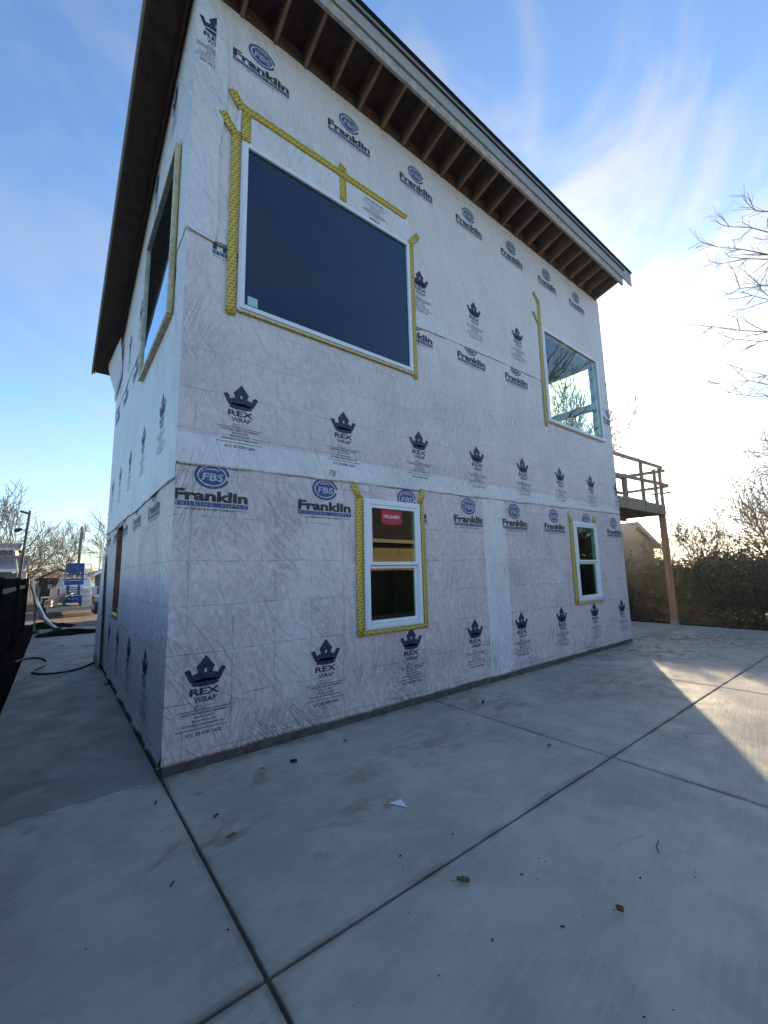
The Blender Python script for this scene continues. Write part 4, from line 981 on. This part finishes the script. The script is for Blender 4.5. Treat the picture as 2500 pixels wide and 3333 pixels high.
b = MB(); b.prism([(-.95, 1.75), (.25, 2.45), (.25, 2.53), (-.95, 1.84)], 1, 0, 6).prism([(.25, 2.45), (1.5, 2.1), (1.5, 2.19), (.25, 2.53)], 1, 0, 6); b.build('roof', DARKM, t_)
for x in (-.86, .2, 1.4):
    b = MB(); b.box((x, .1, 0), (x+.08, .18, 1.75)); b.build('post', DARKM, t_)
b = MB(); b.box((-.9, 5.8, 0), (1.5, 5.9, 1.9)); b.build('rear_wall', DARKM, t_)
gable_house('shed', 'small dark shed with a pale roof edge right of the truck', (3.0, 34.0, -.2), 2.4, 4, 2.2, 2.75, mat('shed_wall', (.12, .13, .15), .8), ROOFB, 0, [], VINYL)
def pole(loc, h, r, label, lamp=False, box=False, m=None, tilt=0.0):
    t_ = thing('utility_pole', label, 'pole', loc, 0); t_.rotation_euler = (0, tilt, 0)
    b = MB(); b.tube([(0, 0, 0), (0, 0, h)], [r, r*.75], 8); b.build('pole', m or BARK, t_, smooth=True)
    if lamp:
        b = MB(); b.bar((0, 0, h-.12), (-.28, 0, h-.05), .07, .07); b.build('bracket', DARKM, t_)
        b = MB(); b.tube([(-.02, 0, h-.75), (-.20, 0, h-.72)], .02, 5).tube([(-.14, 0, h-.70), (-.26, 0, h-.76), (-.36, 0, h-.80)], [.04, .08, .05], 8); b.build('lamp', DARKM, t_)
    if box:
        b = MB(); b.tube([(.22, 0, h-1.2), (.22, 0, h-.5)], .13, 8).bar((0, 0, h-.8), (.2, 0, h-.8), .05, .05); b.build('transformer', STEEL, t_)
    return t_
pole((-1.90, 16.3, -.2), 4.35, .055, 'tall thin dark pole with a small lamp near its top, behind the fence', lamp=True, tilt=.045)
pole((.84, 45, -.2), 6.7, .14, 'wooden utility pole with a small box, above the lift', box=True, tilt=.012)
pole((2.22, 40, -.2), 4.9, .07, 'thin pale pole beside the edge of the wrapped house', m=CREAM)
pole((-1.74, 20, -.2), 2.7, .035, 'short cream pole leaning behind the end of the fence', m=CREAM, tilt=-.16)

# ------------------------------------------------------------------ pickup, trailer, lift, lumber
def wheel(parent, x, y, z, r, wdt, axis='x'):
    b = MB(); b.tube([(x-wdt/2, y, z), (x-wdt/2+.02, y, z), (x+wdt/2-.02, y, z), (x+wdt/2, y, z)], [r*.9, r, r, r*.9], 20); w_ = b.build('wheel', RUBBER, parent, smooth=False)
    b = MB(); b.tube([(x-wdt/2-.006, y, z), (x+wdt/2+.006, y, z)], r*.58, 14); b.build('rim', STEEL, w_); return w_
T = thing('pickup_truck', 'white pickup truck seen from behind with its tailgate closed, beyond the lift', 'truck', (.38, 27.0, -.15), R(4))
b = MB()
b.prism([(0, .62), (2.15, .62), (2.15, 1.22), (0, 1.22)], 0, -1.0, -.92).prism([(0, .62), (2.15, .62), (2.15, 1.22), (0, 1.22)], 0, .92, 1.0)
b.box((-.92, .05, .62), (.92, 2.15, .70)); b.box((-1.0, 2.15, .50), (1.0, 5.4, 1.18)); b.box((-.92, 2.10, .70), (.92, 2.15, 1.22))
b.build('body', TRUCKW, T, bevel=.03)
b = MB()
bot = [(-.96, 2.15, 1.16), (.96, 2.15, 1.16), (.96, 4.1, 1.16), (-.96, 4.1, 1.16)]; top = [(-.72, 2.35, 1.84), (.72, 2.35, 1.84), (.72, 3.3, 1.84), (-.72, 3.3, 1.84)]
b.add(bot+top, [(0,3,2,1),(4,5,6,7),(0,1,5,4),(1,2,6,5),(2,3,7,6),(3,0,4,7)]); b.build('cab', TRUCKW, T, bevel=.05)
b = MB(); b.add([(-.72, 2.20, 1.24), (.72, 2.20, 1.24), (.60, 2.315, 1.74), (-.60, 2.315, 1.74)], [(0, 1, 2, 3)]); b.build('rear_window', DGLASS, T)
b = MB(); b.add([(-.935, 2.4, 1.24), (-.935, 3.7, 1.24), (-.775, 3.25, 1.74), (-.775, 2.5, 1.74)], [(0, 1, 2, 3)]); b.build('side_window', DGLASS, T)
b = MB(); b.box((-.90, -.045, .64), (.90, .0, 1.20)); tg = b.build('tailgate', mat('tailgate_paint', (.48, .52, .57), .25), T, bevel=.015)
b = MB(); b.box((.1, -.052, 1.0), (.38, -.047, 1.06)).box((-.16, -.052, .95), (.06, -.047, .98)); b.build('handle', DARKM, tg)
for s_ in (-1, 1):
    b = MB(); b.box((s_*.955-.045, -.03, .78), (s_*.955+.045, .02, 1.20)); b.build('tail_light', REDL, T)
b = MB(); b.box((-1.0, -.16, .40), (1.0, -.05, .60)); b.build('bumper', DARKM, T, bevel=.02)
for s_ in (-1, 1):
    for y in (.95, 4.6): wheel(T, s_*.86, y, .38, .38, .24)
    b = MB(); b.box((s_*1.14-.11, 3.5, 1.15), (s_*1.14+.11, 3.58, 1.40)); b.build('mirror', TRUCKW, T)
T = thing('flatbed_trailer', 'low flatbed trailer with grey fender carrying the blue lift', 'trailer', (-.12, 20.4, -.15))
b = MB(); b.box((-.82, 0, .34), (.84, 5.2, .40)); b.build('deck', mat('worn_deck', (.22, .18, .14), .9, var=.3), T)
b = MB(); b.box((-.88, -.06, .28), (.90, -.001, .42)).box((-.88, 0, .28), (-.83, 5.2, .42)).box((.85, 0, .28), (.90, 5.2, .42)); b.build('frame', STEEL, T)
b = MB(); b.prism([(0, .62), (.14, .86), (1.0, .86), (1.14, .62), (1.10, .62), (.97, .82), (.17, .82), (.04, .62)], 0, .92, 1.16); b.build('fender', STEEL, T)
for y in (.55, 1.9): wheel(T, 1.03, y, .34, .33, .22); wheel(T, -1.0, y, .34, .33, .22)
b = MB(); b.bar((-.6, 5.2, .35), (.0, 6.4, .38), .08, .08).bar((.6, 5.2, .35), (0, 6.4, .38), .08, .08); b.build('tongue', DARKM, T)
Lf = thing('scissor_lift', 'blue scissor lift standing folded on the trailer', 'lift', (.0, 22.6, .25))
b = MB(); b.box((-.37, 0, .12), (.37, 1.8, .46)); b.box((-.30, -.03, .2), (.30, 0, .42)); b.build('chassis', BLUEP, Lf, bevel=.02)
for s_ in (-1, 1):
    for y in (.25, 1.55): wheel(Lf, s_*.34, y, .14, .15, .10)
for k in range(4):
    z = .52+k*.12; b = MB()
    for s_ in (-.26, .26): b.bar((s_, .08, z), (s_, 1.72, z+.10), .05, .055).bar((s_*.8, 1.72, z), (s_*.8, .08, z+.10), .05, .055)
    b.box((-.26, .06, z), (.26, .1, z+.04)); b.build('scissor_arm', BLUEP if k % 2 else DARKM, Lf)
b = MB(); b.box((-.39, -.06, 1.02), (.39, 1.85, 1.08)).box((-.39, -.065, 1.08), (.39, -.045, 1.24)); b.build('platform', BLUEP, Lf)
b = MB()
for x in (-.37, .37):
    for y in (-.04, .6, 1.2, 1.82): b.tube([(x, y, 1.08), (x, y, 2.1)], .022, 6)
    for z in (1.55, 2.1): b.tube([(x, -.04, z), (x, 1.82, z)], .022, 6)
for y in (-.04, 1.82):
    for z in (1.55, 2.1): b.tube([(-.37, y, z), (.37, y, z)], .022, 6)
for x in (.55, .80):
    for z in (1.5, 2.08): pass
b.build('guard_rail', BLUEP, Lf)
b = MB(); b.box((-.34, -.055, 1.66), (.34, -.03, 2.10)); b.build('end_panel', BLUEP, Lf, bevel=.01)
b = MB()
for x in (.46, .76): b.tube([(x, 1.9, 1.1), (x, 1.9, 2.1)], .02, 6)
for z in (1.3, 1.55, 1.82, 2.1): b.tube([(.46, 1.9, z), (.76, 1.9, z)], .018, 6)
b.build('ladder', mat('pale_blue_paint', (.16, .25, .38), .5), Lf)
b = MB()
for k in range(3): b.box((-.20+k*.15, -.068, .30), (-.12+k*.15, -.064, .36))
b.build('decal', mat('decal_white', (.6, .62, .65), .5), Lf)
r_ = random.Random(5)
t_ = thing('board_stack', 'stack of pale boards and cartons strapped beside the blue lift', 'stack', (.55, 21.6, .25))
for k in range(7):
    b = MB(); w_ = .16+r_.uniform(0, .05); b.box((-w_, 0, k*.13), (w_*.9, 1.2, k*.13+.10+.02*r_.random())); b.build('board', CREAM if k % 2 else mat('white_board', (.66, .68, .66), .6), t_)
t_ = thing('lumber_bundle', 'bundle of long boards with orange painted ends lying on the left of the trailer', 'lumber', (-1.05, 20.6, .25), R(-6))
for k in range(12):
    i, j = k % 3, k//3; b = MB(); a = Vector((i*.085, 0, .12+j*.075)); q_ = a+Vector((.55, 3.2, .30)); b.bar(a, q_, .075, .06); bd = b.build('board', WOOD if k % 2 else STEEL, t_)
    b = MB(); b.bar(a-Vector((.002, .012, .001)), a, .077, .062); b.build('painted_end', ORANGE if j > 0 else CREAM, bd)
tag(MB().box((-1.3, 24.2, .62), (-.95, 24.8, .66)).box((-1.28, 24.22, -.15), (-1.24, 24.26, .62)).box((-.99, 24.22, -.15), (-.95, 24.26, .62)).build('work_table', mat('table_white', (.6, .62, .64), .5)), 'small white topped work table left of the lift', 'table')

# ------------------------------------------------------------------ fences and houses that cast the yard's shade and show in the window glass
def plain_fence(name, label, p, q_, h, m, step=2.4):
    p, q_ = Vector(p), Vector(q_); L = (q_-p).length; a = math.atan2(q_.y-p.y, q_.x-p.x); t_ = thing(name, label, 'fence', p, a)
    n = int(L/.14); b = MB()
    for k in range(n): b.box((k*L/n+.004, -.01, .05), ((k+1)*L/n-.004, .012, h+.015*math.sin(k*2.1)))
    b.build('board_panel', m, t_)
    for k in range(int(L/step)+1):
        b = MB(); b.box((k*step-.045, .012, 0), (k*step+.045, .10, h+.04)); b.build('post', m, t_)
    b = MB(); b.box((0, .014, h-.25), (L, .052, h-.16)); b.build('rail', m, t_); return t_
plain_fence('wooden_fence', 'dark board fence across the patio, mirrored in the lower windows', (-2, -9.2, -.15), (30, -9.2, -.15), 1.78, mat('brown_fence', (.20, .125, .075), .85, var=.5, scale=3, stretch=(5, 5, .5)))
gable_house('shade_outbuilding', 'added outbuilding, unseen behind the wrapped house, that shades the rear yard', (6.3, 9.0, -.2), 5.0, 10.2, 3.1, 4.2, SIDING, ROOFB, 0, [], TRIMW)  # unseen building added to throw shade over the side yard and fence
def long_house(name, label, loc, L, dep, eave, ridge, wm, rm, doors):
    t_ = thing(name, label, 'house', loc)
    b = MB(); b.prism([(0, 0), (0, eave), (-dep/2, ridge), (-dep, eave), (-dep, 0)], 0, 0, L); b.build('wall', wm, t_)
    b = MB(); s_ = (ridge-eave)/(dep/2)
    b.prism([(.5, eave-.5*s_+.02), (-dep/2, ridge+.02), (-dep/2, ridge+.16), (.5, eave-.5*s_+.16)], 0, -.4, L+.4).prism([(-dep/2, ridge+.02), (-dep-.5, eave-.5*s_+.02), (-dep-.5, eave-.5*s_+.16), (-dep/2, ridge+.16)], 0, -.4, L+.4)
    b.build('roof', rm, t_)
    b = MB(); b.box((-.4, .51, eave-.5*s_-.02), (L+.4, .56, eave-.5*s_+.16)); b.build('gutter', TRIMW, t_)
    for (x0, x1, z0, z1) in doors:
        b = MB(); n = max(1, round((z1-z0)/.55))
        for k in range(n): b.box((x0, .005, z0+k*(z1-z0)/n+.01), (x1, .04, z0+(k+1)*(z1-z0)/n-.01))
        b.build('garage_door', TANW, t_)
    return t_
long_house('neighbour_house', 'low brown roofed house with tan garage doors, mirrored in the first lower window', (1.5, -13.0, -.15), 17, 7, 3.50, 5.75, mat('dark_trim_wall', (.12, .10, .08), .8), BROWNR, [(1.2+k*2.7, 3.85+k*2.7, .1, 3.16) for k in range(6)])
long_house('neighbour_house', 'second low house farther along, mirrored in the narrow right window', (24.5, -14.0, -.15), 14, 7, 3.0, 5.0, mat('tan_wall', (.45, .33, .20), .8), BROWNR, [(2, 5, .1, 2.3)])
tree('bare_tree', 'B', (36, -20, -.2), 'bare tree behind the second low house, mirrored in the right window', 'tree', None, 1.5, 1.0)

# ------------------------------------------------------------------ thin evening haze
hm = bpy.data.materials.new('thin_haze'); hm.use_nodes = True; t = NT(hm.node_tree)
pv = t.new('ShaderNodeVolumePrincipled', {'Color': (1, .97, .92, 1), 'Density': .0015, 'Anisotropy': .80})
t.l.new(pv.outputs[0], t.new('ShaderNodeOutputMaterial').inputs['Volume'])
hb = MB().box((-260, -260, -1.3), (260, 260, 17)).build('haze', hm); hb['kind'] = 'stuff'
